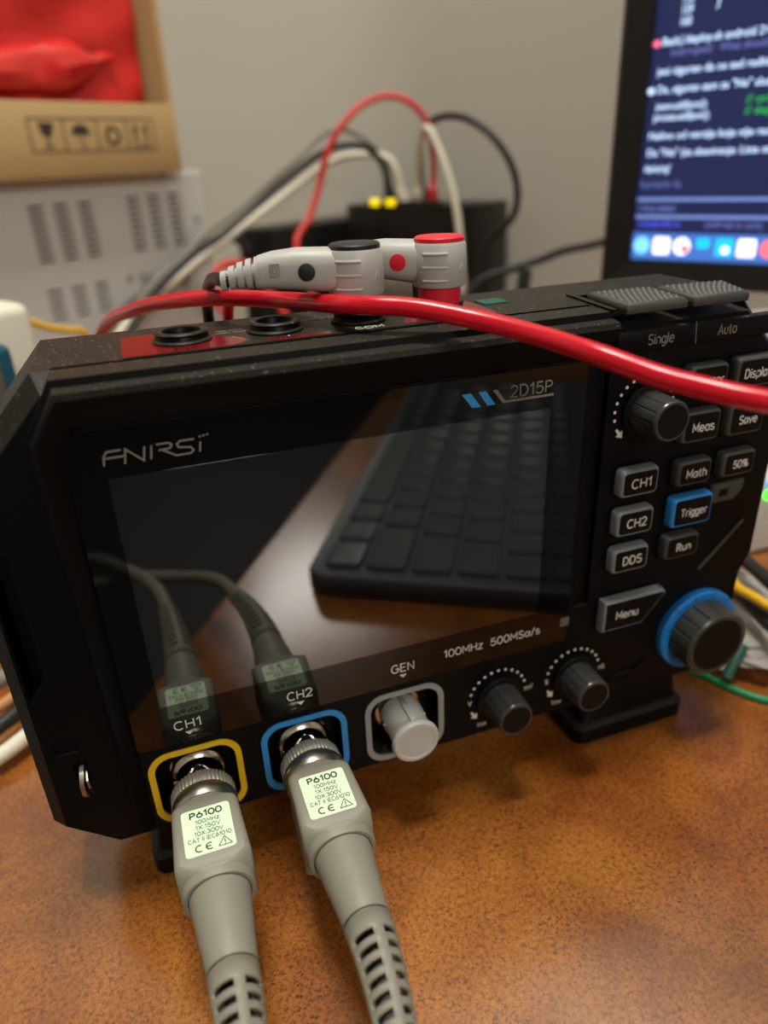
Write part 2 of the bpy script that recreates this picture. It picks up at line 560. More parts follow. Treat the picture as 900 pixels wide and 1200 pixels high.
def boolean(o, cutters):
    for c in cutters:
        md = o.modifiers.new('b', 'BOOLEAN'); md.object = c; md.operation = 'DIFFERENCE'; md.solver = 'EXACT'
    bpy.context.view_layer.update()
    dg = bpy.context.evaluated_depsgraph_get()
    me = bpy.data.meshes.new_from_object(o.evaluated_get(dg))
    o.modifiers.clear()
    o.data = me
    for c in cutters: bpy.data.objects.remove(c)
    for p in me.polygons: p.use_smooth = False

# ================================================================== SETTING
ZF = -750.0
UW = 470.0
b = NB(); box(b, UW, UW + 60, -3300, 1300, ZF, 1750, xf=rm); struct('wall_back', b, 'wall_paint')
b = NB(); box(b, -2600, UW, 900, 960, ZF, 1750, xf=rm); struct('wall_left', b, 'wall_paint')
b = NB(); box(b, -2600, UW, -3300, 960, ZF - 30, ZF, xf=rm); struct('floor', b, 'floor_vinyl')
b = NB(); box(b, -2660, UW, -3360, 960, 1750, 1780, xf=rm); struct('ceiling', b, 'wall_paint')
b = NB(); box(b, -2660, UW + 60, -3360, -3300, ZF, 1750, xf=rm); struct('wall_right', b, 'wall_paint')
b = NB(); box(b, -2660, -2600, -3300, 960, ZF, 1750, xf=rm); struct('wall_front', b, 'wall_paint')

# ================================================================== DESK
dk = thing('desk', 'brown burl-patterned laminate desk top carrying the oscilloscope', 'desk', rm(200, 100, ZF))
b = NB(); box(b, -54, UW - 2, -900, 780, -DZ - 25, -DZ, 3, 3, xf=rm); obj('desktop', b, 'burl_laminate', dk)
for u, v in ((10, -840), (420, -840), (10, 720), (420, 720)):
    b = NB(); box(b, u - 25, u + 25, v - 25, v + 25, ZF, -DZ - 24, 3, 2, xf=rm); obj('leg', b, 'bezel', dk)

# ================================================================== OSCILLOSCOPE
osc = thing('oscilloscope', 'black benchtop oscilloscope with dark screen, knobs and buttons standing on the desk', 'oscilloscope', (64, 18, -DZ))
OUT = [(-21, -14.5), (147, -14.5), (157, 0), (157, 19), (160, 26), (160, 78), (141, 98.5), (-14, 98.5), (-33, 78), (-33, -4)]
def at_y(poly, y): return [(a, y, c) for a, c in poly]
b = NB()
loft(b, [at_y(poly_inset(OUT, 3.2), 0), at_y(OUT, 4.5), at_y(OUT, 33), at_y(poly_inset(OUT, 3), 36.5)])
shell = obj('shell', b, 'black_plastic', osc)
cut = []
org = ORG[osc.name]
def cutter(bm):
    o = obj('cut', bm, 'hole_shade', osc, smooth=False)
    cut.append(o)
for i in range(3):
    b = NB(); L = rrect(26 * i, 0, 9.25, 9.25, 4.0)
    loft(b, [[(a, -2, c) for a, c in L], [(a, 6.5, c) for a, c in L]]); cutter(b)
# gap under the two top buttons, open to the front and the top
b = NB(); slab(b, [(101.5, -9), (139.5, -9), (145, 15), (104.2, 17)], lambda a, c, d: (a, c, d), 94.2, 104); cutter(b)
# grip slot on the left edge and the small port under it
b = NB(); slab(b, [(-29.2, 32), (-25.2, 37), (-25.2, 66), (-29.2, 70)], lambda a, c, d: (a, d, c), -2, 9); cutter(b)
b = NB(); box(b, -27.6, -22.6, -2, 0.8, 17.4, 20.8); cutter(b)
b = NB(); box(b, -24.9, -22.2, -2, 4, 5.0, 14.6); cutter(b)
# shallow groove between the screen block and the key panel
b = NB(); box(b, 99.6, 104.0, -2, 1.6, 22, 92); cutter(b)
bpy.context.view_layer.update()
boolean(shell, cut)

# raised lip over and left of the screen
path = [(-11.0, -10), (-11.0, 84.6), (-8.2, 87.8), (101.0, 87.8)]
prof = [(10.7, 6), (10.7, -3.0), (9.3, -3.2), (8.9, -5.9), (7.8, -6.6), (6.6, -6.3), (0.3, 0.1), (0.3, 6)]
nrm = []
for i, q in enumerate(path):
    es = []
    if i: es.append((Vector(q) - Vector(path[i - 1])).normalized())
    if i < len(path) - 1: es.append((Vector(path[i + 1]) - Vector(q)).normalized())
    ns = [Vector((-e.y, e.x)) for e in es]
    n = sum(ns, Vector((0, 0))).normalized()
    nrm.append(n / max(0.3, n.dot(ns[0])))
b = NB()
loft(b, [[(q[0] + n.x * a * 0.5, y if i else max(y, -0.8), q[1] + n.y * a) for a, y in prof] for i, (q, n) in enumerate(zip(path, nrm))])
obj('screen_hood', b, 'black_plastic', osc)
b = NB(); box(b, 62, 99.5, -4.6, -2.4, 94.6, 96.2, 0.3); obj('hood_ridge', b, 'black_plastic_smooth', osc)

# screen
b = NB(); L = rrect(43.2, 50.2, 54.9, 37.6, 1.5)
loft(b, [[(a, 0.9, c) for a, c in L], [(a, -0.12, c) for a, c in L], [(a * 0.9975 + 0.11, -0.3, c * 0.9975 + 0.12) for a, c in L]])
glass = obj('screen_glass', b, 'screen_glass', osc, angle=20)
b = NB(); box(b, -4.9, 88.9, -0.34, -0.1, 23.7, 78.3); obj('display', b, 'display_black', glass, smooth=False)
G = FACE(-0.3)
# maker's logo: thin strokes
LOGO = [[(-5.0, 80.9), (-4.75, 82.7), (-4.1, 83.6), (-1.6, 83.6)], [(-4.7, 82.35), (-1.1, 82.35)],
        [(-1.3, 80.8), (-0.8, 83.6), (2.1, 80.9), (2.6, 83.6)], [(3.4, 80.9), (3.85, 83.6)],
        [(4.7, 83.6), (7.0, 83.6), (7.5, 83.1), (7.1, 82.5), (5.0, 82.4)], [(5.6, 82.4), (8.0, 80.9), (10.7, 80.9), (11.3, 81.4), (10.9, 82.1), (8.7, 82.4), (8.4, 83.0), (9.0, 83.6), (11.7, 83.6)],
        [(12.4, 80.9), (12.75, 82.9)], [(12.55, 83.9), (13.0, 83.9)], [(13.3, 84.0), (13.75, 84.0)], [(14.05, 84.1), (14.4, 84.1)]]
b = NB()
for s in LOGO: ribbon(b, s, 0.36, G, 0.0, 0.05)
obj('maker_logo', b, 'print_grey', glass, smooth=False)
for q in ([(67.2, 84.3), (69.3, 84.3), (71.7, 81.05), (69.7, 81.05)], [(71.1, 84.3), (72.9, 84.3), (75.2, 81.05), (73.3, 81.05)]):
    b = NB(); slab(b, q, G, 0.0, 0.05); obj('model_stripe', b, 'print_blue', glass, smooth=False)
b = NB(); slab(b, [(74.5, 84.3), (75.5, 84.3), (77.5, 81.6), (77.0, 81.05)], G, 0, .05); slab(b, [(77.0, 81.05), (77.5, 81.6), (89.5, 81.6), (89.5, 81.05)], G, 0, .05)
obj('model_underline', b, 'print_grey', glass, smooth=False)
print_text('model_number', '2D15P', 3.35, G, 83.9, 83.35, 'print_grey', glass, width=10.3)
for x, s in ((0.1, 'CH1'), (25.9, 'CH2'), (51.8, 'GEN')):
    m = 'print_white'
    print_text('channel_name', s, 3.1, G, x, 17.6, m, glass, width=5.9)
    b = NB(); slab(b, [(x - 0.95, 15.5), (x + 0.95, 15.5), (x, 14.5)], G, 0, .05); obj('channel_pointer', b, m, glass, smooth=False)
print_text('rating_print', '100MHz  500MSa/s', 2.9, G, 76.3, 18.2, 'print_white', glass, width=27.0)
b = NB(); slab(b, rrect(97.2, 18.7, 1.3, 1.3, 0.3), G, 0, .05); obj('sensor_window', b, 'print_dim', glass, smooth=False)

# connector frames and jacks
for i, m in enumerate(('ring_yellow', 'ring_blue', 'ring_grey')):
    x = 26 * i
    b = NB()
    o_, n_ = rrect(x, 0, 10.64, 10.64, 5.2, 8), rrect(x, 0, 9.2, 9.2, 4.0, 8)
    A = [[(a, y, c) for a, c in L] for L, y in ((o_, 0.3), (o_, -0.35), (n_, -0.35), (n_, 0.3), (o_, 0.3))]
    loft(b, A, False, False)
    obj('connector_frame', b, m, osc)
    b = NB(); lathe(b, [(6.2, 0), (6.2, 1.2), (5.0, 1.4), (5.0, 2.0), (4.75, 2.2), (4.75, 9.0), (4.1, 9.2), (4.1, 7.0), (0.8, 7.0)], (x, 6.4, 0), (0, -1, 0), 32)
    j = obj('coaxial_jack', b, 'chrome', osc)
    b = NB()
    for sx in (-1, 1): lathe(b, [(1.0, 0), (1.0, 1.3), (0.7, 1.5)], (x + sx * 4.4, 1.2, 0), (sx, 0, 0), 12)
    obj('bayonet_pin', b, 'chrome', j)

# rotary knobs
def knob(cx, cz, r, length, flutes, dots, name='knob'):
    y0 = -0.1
    if dots:
        b = NB(); lathe(b, [(r + 1.5, 0), (r + 1.5, 1.6), (r + 1.2, 1.9), (r, 2.0)], (cx, y0 + 0.4, cz), (0, -1, 0), 40)
        obj('knob_skirt', b, 'knob_face', osc)
    n = flutes * 8
    fl = lambda a, h: 1 - (0.045 if (0.12 * length < h < 0.90 * length and math.cos(a * flutes) > 0.80) else 0)
    b = NB()
    lathe(b, [(r * 1.03, 0), (r * 1.02, 0.14 * length), (r, 0.2 * length), (r * 0.98, 0.86 * length), (r * 0.97, 0.94 * length), (r * 0.90, length), (r * 0.80, length), (r * 0.78, length - 0.25)],
          (cx, y0, cz), (0, -1, 0), n, flute=fl)
    k = obj(name, b, 'knob_plastic', osc, angle=25)
    b = NB(); lathe(b, [(r * 0.80, 0), (r * 0.80, 0.30), (r * 0.3, 0.22)], (cx, y0 - length + 0.26, cz), (0, -1, 0), 40)
    obj('knob_face', b, 'knob_face', k)
    b = NB()
    lathe(b, [(r * 0.80, length - 0.1), (r * 0.90, length + 0.05), (r * 0.975, length * 0.955), (r * 0.975, length * 0.93), (r * 0.88, length * 0.93)], (cx, y0, cz), (0, -1, 0), 48, cap=False)
    obj('knob_rim', b, 'knob_rim', k)
    return k
P0 = FACE(0.0)
def dial(cx, cz, rad, a0, a1, n):
    b = NB()
    for i in range(n):
        a = math.radians(a0 + (a1 - a0) * i / (n - 1))
        x, z = cx + rad * math.cos(a), cz + rad * math.sin(a)
        slab(b, [(x + .42 * math.cos(t * math.pi / 4), z + .42 * math.sin(t * math.pi / 4)) for t in range(8)], P0, -0.05, 0.06)
    return obj('dial_dots', b, 'print_white', osc, smooth=False)
def arrow(cx, cz, rad, a):
    a = math.radians(a)
    c = Vector((cx + rad * math.cos(a), cz + rad * math.sin(a)))
    t = Vector((-math.sin(a), math.cos(a)))
    n = Vector((t.y, -t.x))
    b = NB()
    slab(b, [tuple(c + t * 1.5), tuple(c - n * 1.15 - t * 0.1), tuple(c + n * 1.15 - t * 0.1)], P0, -0.05, 0.06)
    slab(b, [tuple(c + n * .4 - t * .1), tuple(c - n * .4 - t * .1), tuple(c - n * .3 - t * 1.5), tuple(c + n * .3 - t * 1.5)], P0, -0.05, 0.06)
    obj('dial_arrow', b, 'print_white', osc, smooth=False)
knob(114.5, 74.0, 5.0, 10.0, 12, True)
dial(114.5, 74.0, 8.1, 12, 192, 13); arrow(114.5, 74.0, 8.1, 219)
for cx, l, r_, u in ((78.4, 'V', 'mV', 'Volt'), (101.4, 'S', 'nS', 'Time')):
    knob(cx, 0, 5.0, 10.2, 12, True)
    dial(cx, 0, 8.25, 18, 162, 11); arrow(cx, 0, 8.3, 214)
    print_text('dial_print', l, 2.0, P0, cx - 8.2, -0.2, 'print_white', osc, bold=0.03)
    print_text('dial_print', r_, 2.0, P0, cx + 9.2, -0.1, 'print_white', osc)
    print_text('dial_print', u, 1.7, P0, cx - 4.6, -8.3, 'print_white', osc)
k = knob(141.0, 5.0, 10.1, 9.6, 16, False)
b = NB(); lathe(b, [(12.7, 0), (12.7, 2.2), (12.2, 2.8), (10.6, 2.8), (10.2, 2.6)], (141, 0.4, 5), (0, -1, 0), 64)
ring = obj('light_ring', b, 'dial_blue', osc)
for t in range(12):
    a = math.radians(15 + 30 * t)
    b = NB()
    c_, s_ = math.cos(a), math.sin(a)
    slab(b, [(141 + c_ * 10.3 - s_ * .09, 5 + s_ * 10.3 + c_ * .09), (141 + c_ * 12.6 - s_ * .09, 5 + s_ * 12.6 + c_ * .09), (141 + c_ * 12.6 + s_ * .09, 5 + s_ * 12.6 - c_ * .09), (141 + c_ * 10.3 + s_ * .09, 5 + s_ * 10.3 - c_ * .09)], FACE(-2.4), -0.2, 0.03)
    obj('ring_joint', b, 'knob_face', ring, smooth=False)

# push buttons
def button(x0, x1, z0, z1, txt, side, size=2.7, flat=False, poly=None, tw=None, tm='print_white'):
    cx, cz, hw, hh = (x0 + x1) / 2, (z0 + z1) / 2, (x1 - x0) / 2, (z1 - z0) / 2
    yf = -0.8 if flat else -3.0
    if poly: mk = lambda d: poly_inset(poly, -d)
    else: mk = lambda d: rrect(cx, cz, hw + d, hh + d, 0.9 + d * 0.5, 4)
    b = NB()
    if not flat:
        M = mk(1.35); loft(b, [[(a, 0.3, c) for a, c in M], [(a, -0.35, c) for a, c in M]])
        obj('button_surround', b, 'recess_black', osc)
        b = NB()
    S_ = [(0.8, 0.3), (0.75, yf + 1.1), (0.55, yf + 0.35), (0.15, yf), (0.0, yf)]
    loft(b, [[(a, y, c) for a, c in mk(d)] for d, y in S_])
    o = obj('push_button', b, side, osc, angle=50)
    if not flat:
        b = NB(); loft(b, [[(a, yf + 0.3, c) for a, c in mk(0.0)], [(a, yf - 0.06, c) for a, c in mk(-0.05)]])
        obj('button_face', b, 'key_face', o, smooth=False)
    if txt:
        print_text('button_print', txt, size, FACE(yf - 0.06), cx + 0.4, cz - 0.1, tm, o, bold=0.02, width=tw)
    return o
button(109.0, 118.4, 53.6, 59.4, 'CH1', 'key_grey', 3.1, tw=5.6)
button(109.0, 118.4, 42.8, 48.6, 'CH2', 'key_grey', 3.1, tw=5.6)
button(109.0, 118.4, 32.2, 37.9, 'DDS', 'key_grey', 3.1, tw=5.6)
button(125.6, 134.3, 53.5, 58.8, 'Math', 'key_dark', 2.9, tw=6.0)
button(125.6, 136.6, 41.8, 48.9, 'Trigger', 'key_blue', 2.8, tw=8.0)
button(125.0, 134.2, 32.6, 38.0, 'Run', 'key_dark', 2.8, tw=4.4)
button(125.0, 134.6, 65.0, 71.6, 'Meas', 'key_dark', 2.9, tw=6.3)
button(125.0, 134.6, 76.8, 82.8, 'Cursor', 'key_dark', 2.9, tw=7.4)
button(138.6, 149.0, 76.8, 83.0, 'Display', 'key_dark', 2.9, tw=8.0)
button(138.6, 148.2, 64.8, 71.6, 'Save', 'key_dark', 2.8, tw=5.4)
button(139.2, 148.0, 53.6, 58.9, '50%', 'key_dark', 2.7, tw=4.6)
c_btn = button(139, 148.6, 44.8, 49.7, None, 'key_dark', flat=True, poly=[(139.2, 45.2), (146.2, 45.2), (148.4, 47.6), (148.4, 49.5), (139.2, 49.5)])
b = NB(); slab(b, rrect(142.4, 47.4, 1.5, 1.0, 0.3), FACE(-0.8), 0, 0.04); obj('button_print', b, 'key_face', c_btn, smooth=False)
mn = button(108, 126, 14.5, 22.5, None, 'key_grey', poly=[(108.0, 14.4), (119.6, 14.4), (126.0, 21.9), (125.6, 22.5), (108.0, 22.5)])
print_text('button_print', 'Menu', 3.0, FACE(-3.06), 114.6, 18.4, 'print_white', mn, width=6.8, bold=0.02)
b = NB(); ribbon(b, [(106.2, 23.6), (107.2, 24.6), (126.5, 24.6)], 0.5, P0, -0.2, 0.25); obj('trim_line', b, 'black_plastic_smooth', osc)
b = NB(); ribbon(b, [(138.9, 24.8), (151.5, 37.5)], 0.9, P0, -0.2, 0.5); obj('trim_line', b, 'key_dark', osc)
b = NB(); ribbon(b, [(113, -4.6), (122, -4.6), (125, -2.0)], 0.8, P0, -0.2, 0.6); obj('trim_line', b, 'black_plastic_smooth', osc)
b = NB(); ribbon(b, [(109, -7.2), (121, -7.2)], 0.8, P0, -0.2, 0.6); obj('trim_line', b, 'black_plastic_smooth', osc)

# strip with Single / Auto and the two rocker buttons above it
b = NB(); box(b, 104.2, 148, -1.6, 1.5, 88.4, 93.2, 0.5); strip = obj('button_strip', b, 'black_plastic', osc)
print_text('strip_print', 'Single', 3.0, FACE(-1.6), 115.6, 90.9, 'print_grey', strip, width=6.9)
print_text('strip_print', 'Auto', 3.0, FACE(-1.6), 134.0, 91.0, 'print_grey', strip, width=5.2)
b = NB(); slab(b, [(125.2, 88.6), (125.5, 88.6), (124.9, 93.6), (124.6, 93.6)], FACE(-1.6), -0.1, 0.05); obj('strip_divider', b, 'print_dim', strip, smooth=False)
for Q in (((104.6, -3.0), (120.3, -3.0), (122.6, 12.6), (106.4, 14.6)), ((121.8, -3.2), (136.6, -3.6), (142.2, 10.6), (124.2, 12.8))):
    Q = list(Q)
    M = lambda d: poly_inset(Q, d)
    b = NB()
    loft(b, [[(a, c, z) for a, c in M(d)] for d, z in ((0.3, 97.3), (0.0, 97.6), (0.0, 99.0), (0.7, 99.6), (1.0, 99.65))])
    tb = obj('top_button', b, 'key_dark', osc, angle=50)
    g = NB()
    q0, q1, q2, q3 = [Vector(p) for p in poly_inset(Q, 1.4)]
    nx, ny = 10, 10
    for i in range(nx):
        for j in range(ny):
            fu, fv = (i + 0.5 * (j % 2)) / (nx - 0.5), j / (ny - 1)
            c = (q0 * (1 - fu) + q1 * fu) * (1 - fv) + (q3 * (1 - fu) + q2 * fu) * fv
            v = [g.verts.new((c.x + dx, c.y + dy, 99.62)) for dx, dy in ((-.6, 0), (0, -.6), (.6, 0), (0, .6))]
            t_ = g.verts.new((c.x, c.y, 99.95))
            for q in range(4): g.faces.new((v[q], v[(q + 1) % 4], t_))
    o = obj('grip_texture', g, 'key_dark', tb, smooth=False)
    o['kind'] = 'stuff'
b = NB()
loft(b, [[(100.4, -3.5, 98.3), (102.0, -3.5, 98.3), (104.6, 17, 98.3), (102.6, 17.6, 98.3)], [(100.4, -3.5, 99.0), (101.6, -3.5, 99.0), (104.2, 17, 99.0), (102.6, 17.6, 99.0)]])
obj('button_rail', b, 'black_plastic', osc)

# top panel: four banana sockets
b = NB(); L = rrect(41.0, 16.0, 39.4, 9.6, 1.0)
loft(b, [[(a, c, 98.3) for a, c in L], [(a, c, 98.62) for a, c in L]]); tp = obj('input_panel', b, 'black_plastic_smooth', osc)
b = NB(); slab(b, [(1.8, 6.6), (22, 6.6), (26, 9.5), (24, 13), (20, 18), (12, 25.4), (1.8, 25.4)], lambda a, c, d: (a, c, 98.62 + d), 0, 0.06); obj('red_zone', b, 'panel_red', tp, smooth=False)
b = NB(); slab(b, [(28, 6.8), (42, 6.8), (42, 8.8), (30, 9.2)], lambda a, c, d: (a, c, 98.62 + d), 0, 0.06); obj('red_zone', b, 'panel_red', tp, smooth=False)
b = NB(); slab(b, [(58, 8), (79.8, 8), (79.8, 24), (64, 24)], lambda a, c, d: (a, c, 98.62 + d), 0, 0.06); obj('red_zone', b, 'panel_red', tp, smooth=False)
TOPP = lambda a, c, d: Vector((a, c, 98.62 + d))
SOCK = (13.6, 32.4, 50.5, 69.4)
for x, t in zip(SOCK, ('10A', 'mA', 'COM', 'V')):
    b = NB(); lathe(b, [(5.9, 0), (5.9, 0.5), (5.3, 0.9), (5.1, 1.6), (5.4, 2.0), (5.0, 2.3), (3.9, 2.2), (3.6, 1.8), (3.6, -14), (0.5, -14)], (x, 16.2, 98.5), (0, 0, 1), 36)
    obj('banana_socket', b, 'black_plastic_smooth', osc)
    print_text('socket_print', t, 2.4, TOPP, x, 8.6, 'print_white', tp, bold=0.03, width={'10A': 5.2, 'mA': 4.4, 'COM': 6.0, 'V': 2.0}[t])
print_text('socket_print', '10A MAX', 1.5, TOPP, 23.5, 20.8, 'print_grey', tp)
print_text('socket_print', '600V MAX', 1.5, TOPP, 23.5, 18.6, 'print_grey', tp)
print_text('socket_print', 'mA MAX FUSED', 1.5, TOPP, 41.5, 22.0, 'print_grey', tp, width=12)
b = NB(); slab(b, [(21.3, 11.2), (25.3, 11.2), (23.3, 14.6)], TOPP, 0, 0.05); obj('warning_mark', b, 'warning_yellow', tp, smooth=False)
b = NB(); box(b, 81.4, 87.5, 17.8, 23.5, 98.4, 98.8, 0.1); obj('green_sticker', b, 'tag_green', osc)

# metal tab of the probe compensation terminal
b = NB()
loft(b, [[(x, y, z), (x + 0.9, y, z), (x + 0.9, y + 0.35, z), (x, y + 0.35, z)] for x, y, z in ((-23.8, 2, 5.4), (-24.0, -1.4, 5.6), (-24.2, -3.0, 7.8), (-24.2, -3.2, 10.6), (-23.8, -1.6, 13.2), (-23.6, 2, 14.0))])
loft(b, [[(x, y, z), (x + 0.4, y, z), (x + 0.4, y + 0.5, z), (x, y + 0.5, z)] for x, y, z in ((-22.9, 1, 6.4), (-22.8, -1.6, 8.0), (-22.9, -1.8, 10.4), (-23.0, 1, 12.0))])
obj('terminal_tab', b, 'chrome_dull', osc)

# feet
for x0, x1, y0, y1 in ((-14.5, 8.5, 1.5, 30), (105.5, 143.5, 0.5, 30)):
    b = NB()
    M = lambda d, e=0: rrect((x0 + x1) / 2, (y0 + y1) / 2 + e, (x1 - x0) / 2 - d, (y1 - y0) / 2 - d, 3.0, 5)
    loft(b, [[(a, c, z) for a, c in M(d)] for d, z in ((0.6, -29.0), (0.0, -28.4), (0.0, -23.5), (0.9, -22.6), (1.6, -22.2), (2.6, -13.6))])
    obj('foot', b, 'black_plastic_smooth', osc)

# ================================================================== DUST CAP ON THE GENERATOR JACK
cap = thing('dust_cap', 'translucent white plastic dust cap pushed onto the grey-framed generator jack', 'dust cap', (52, -2, -6))
b = NB(); lathe(b, [(5.5, 0), (5.5, 3.2), (5.25, 3.6), (5.25, 11.0), (4.6, 11.2), (4.6, 0.2)], (52, 4.0, 0), (0, -1, 0), 40)
obj('sleeve', b, 'cap_white', cap)
b = NB(); lathe(b, [(4.7, 0), (6.0, 0.05), (6.15, 0.5), (6.1, 1.2), (5.7, 1.7), (4.9, 1.75), (4.7, 1.5), (1.2, 1.55)], (52, -6.4, 0), (0, -1, 0), 40)
obj('end_disc', b, 'cap_white', cap)
b = NB(); box(b, 51.2, 52.8, -6.4, 3.4, 4.9, 6.0, 0.3); obj('rib', b, 'cap_white', cap)

# ================================================================== SCOPE PROBES
def probe(x, label, cable):
    t = thing('oscilloscope_probe', label, 'probe', (x, -30, -7.5), 'scope probes on the front jacks')
    D = (0, -1, 0)
    # bayonet connector: bell, knurled nut, collar
    b = NB(); lathe(b, [(5.0, 0.4), (6.3, 0.5), (6.75, 1.0), (6.75, 1.7), (6.3, 2.2), (5.6, 2.6), (5.3, 3.4), (5.3, 8.0)], (x, 4.0, 0), D, 48)
    bell = obj('connector_bell', b, 'chrome', t)
    b = NB(); lathe(b, [(1.15, 0), (1.15, 0.5), (0.95, 0.6)], (x + 0.1, -1.9, 4.95), (0, 0, 1), 16); obj('bayonet_hole_shade', b, 'hole_shade', bell)  # raised dark disc; the hole's shade is put into its colour
    b = NB(); ribbon(b, [(x - 3.4, -2.6), (x - 1.6, -1.4), (x, -0.6), (x + 1.5, -1.2), (x + 2.6, -2.4)], 0.35, lambda a, c, d: Vector((a, c, math.sqrt(max(1, 5.35 ** 2 - (a - x) ** 2)) + d)), -0.4, 0.3); obj('bayonet_slot', b, 'chrome', bell)
    n = 48
    b = NB(); lathe(b, [(6.7, 0), (7.05, 0.15), (7.3, 0.5), (7.3, 3.6), (6.9, 3.9)], (x, -3.9, 0), D, n * 4, flute=lambda a, h: 1.0 - 0.05 * (0.5 + 0.5 * math.cos(a * n)))
    nut = obj('knurled_nut', b, 'knurl', t, angle=70)
    b = NB(); lathe(b, [(6.6, 0), (7.25, 0.1), (7.4, 0.5), (7.35, 2.4), (6.9, 3.4), (6.0, 3.7)], (x, -7.7, 0), D, 64)
    obj('nut_collar', b, 'chrome_dull', nut)
    # grip body
    def sec(h, q, r, y):
        return [(x + a, y, c) for a, c in rrect(0, 0, h, q, r, 6)]
    b = NB()
    loft(b, [sec(5.6, 5.6, 5.5, -10.6), sec(6.5, 6.5, 5.8, -10.9), sec(6.8, 6.8, 5.2, -12.0), sec(6.95, 7.1, 2.2, -13.2), sec(7.05, 7.35, 1.5, -14.6), sec(7.3, 7.4, 1.4, -22), sec(7.6, 7.4, 1.4, -28.4), sec(7.45, 6.9, 4.0, -30.0), sec(7.25, 6.75, 6.0, -30.5), sec(7.2, 6.75, 6.4, -32.0), sec(6.95, 6.6, 6.3, -32.3), sec(6.3, 6.3, 6.2, -32.3), sec(6.25, 6.25, 6.1, -31.0)])
    body = obj('grip_body', b, 'probe_grey', t, angle=28)
    b = NB(); Q = rrect(x, -21.6, 5.05, 5.95, 0.8, 4)
    loft(b, [[(a, c, 7.30) for a, c in Q], [(a, c, 7.47) for a, c in Q]]); lab = obj('label_sticker', b, 'label_green', t, smooth=False)
    TP = lambda a, c, d: Vector((a, c, 7.47 + d))
    b = strokes_bm('P6100', 1.5, TP, x, -17.3, 6.6, 0.20)
    for s, z, sz, wd in (('100MHz', -19.25, 1.34, 4.9), ('1X:150V', -20.75, 1.34, 5.0), ('10X:300V', -22.25, 1.34, 5.8), ('CAT II IEC61010', -23.75, 1.30, 8.6)):
        merge(b, strokes_bm(s, sz * 0.74, TP, x + 0.1, z, wd, 0.13))
    # conformity mark: two open arcs and a bar, then a warning triangle
    for k, c0 in enumerate((x - 2.2, x - 0.1)):
        ribbon(b, [(c0 + 0.78 * math.cos(math.radians(a)), -25.95 + 0.78 * math.sin(math.radians(a))) for a in range(60, 301, 20)], 0.26, TP, 0, .06)
        if k: ribbon(b, [(c0 - 0.75, -25.95), (c0 + 0.3, -25.95)], 0.22, TP, 0, .06)
    tx, tz = x + 2.9, -25.95
    for q in range(3):
        a = [(tx - 1.35, tz - 0.8), (tx + 1.35, tz - 0.8), (tx, tz + 1.35), (tx - 1.35, tz - 0.8)]
        ribbon(b, [a[q], a[q + 1]], 0.16, TP, 0, .06)
    ribbon(b, [(tx, tz + 0.7), (tx, tz - 0.15)], 0.2, TP, 0, .06); ribbon(b, [(tx, tz - 0.35), (tx, tz - 0.55)], 0.2, TP, 0, .06)
    obj('label_print', b, 'print_black', lab, smooth=False)
    # neck and slotted strain relief
    b = NB(); lathe(b, [(6.15, 0), (6.15, 1.2), (5.7, 6), (5.1, 12), (4.75, 16.2), (4.5, 16.9), (4.0, 17.0), (4.0, 19.2)], (x, -30.6, 0), D, 48)
    obj('neck', b, 'probe_grey', t)
    dx, dzc = cable['bend']
    N_, M_ = 28, 30
    y0, y1 = -48.3, -80.0
    def cen(f):
        return Vector((x + dx * f * f, y0 + (y1 - y0) * f, dzc * f * f))
    g = NB(); rows = []
    def rad(f): return 4.75 - 1.75 * f
    stations = []
    yy = 0.0
    stations = [0.0, 3.0]
    slots = []
    pos = 3.4
    while pos < 30.0:
        slots.append((pos, pos + 1.55)); stations += [pos, pos + 1.55]; pos += 2.75
    stations += [31.7]
    Ltot = 31.7
    for q in stations:
        f = q / Ltot; c = cen(f)
        rows.append([g.verts.new(c + Vector((rad(f) * math.cos(2 * math.pi * k / N_), 0, rad(f) * math.sin(2 * math.pi * k / N_)))) for k in range(N_)])
    for i in range(len(stations) - 1):
        isl = next((si for si, (a, e) in enumerate(slots) if abs(stations[i] - a) < 1e-6), None)
        for k in range(N_):
            ang = (k + 0.5) * 360 / N_
            if isl is not None:
                rel = (ang - 78) % 180       # spines at 78 and 258 degrees
                if 18 < rel < 78 or 102 < rel < 162: continue
            j = (k + 1) % N_
            g.faces.new((rows[i][k], rows[i][j], rows[i + 1][j], rows[i + 1][k]))
    sr = obj('strain_relief', g, 'probe_grey', t)
    md = sr.modifiers.new('wall', 'SOLIDIFY'); md.thickness = 1.1 * S; md.offset = -1
    b = NB(); tube(b, [cen(f / 8) + Vector((0, -0.5, 0)) for f in range(9)], 2.35, 14, 2); obj('relief_core', b, 'probe_inner', t)
    e = cen(1.0)
    b = NB(); tube(b, clamped([tuple(cen(0.9)), tuple(e)] + cable['pts'], 6, 2.3, ZF), 2.3, 12, 0); obj('cable', b, 'probe_grey', t)
    return t
probe(0.4, 'grey oscilloscope probe with pale green label plugged into the yellow-framed jack', {'bend': (-1.5, -1.0), 'pts': [(-4, -100, -3), (-14, -130, -10), (-34, -160, -18), (-70, -185, -60), (-110, -200, -180), (-150, -230, -480), (-190, -260, -735), (-240, -330, -747.7)]})
probe(25.8, 'grey oscilloscope probe with pale green label plugged into the blue-framed jack', {'bend': (-4.0, -1.5), 'pts': [(17, -100, -5), (4, -124, -14), (-20, -142, -20), (-56, -160, -40), (-100, -170, -150), (-128, -195, -470), (-150, -230, -735), (-180, -310, -747.7)]})

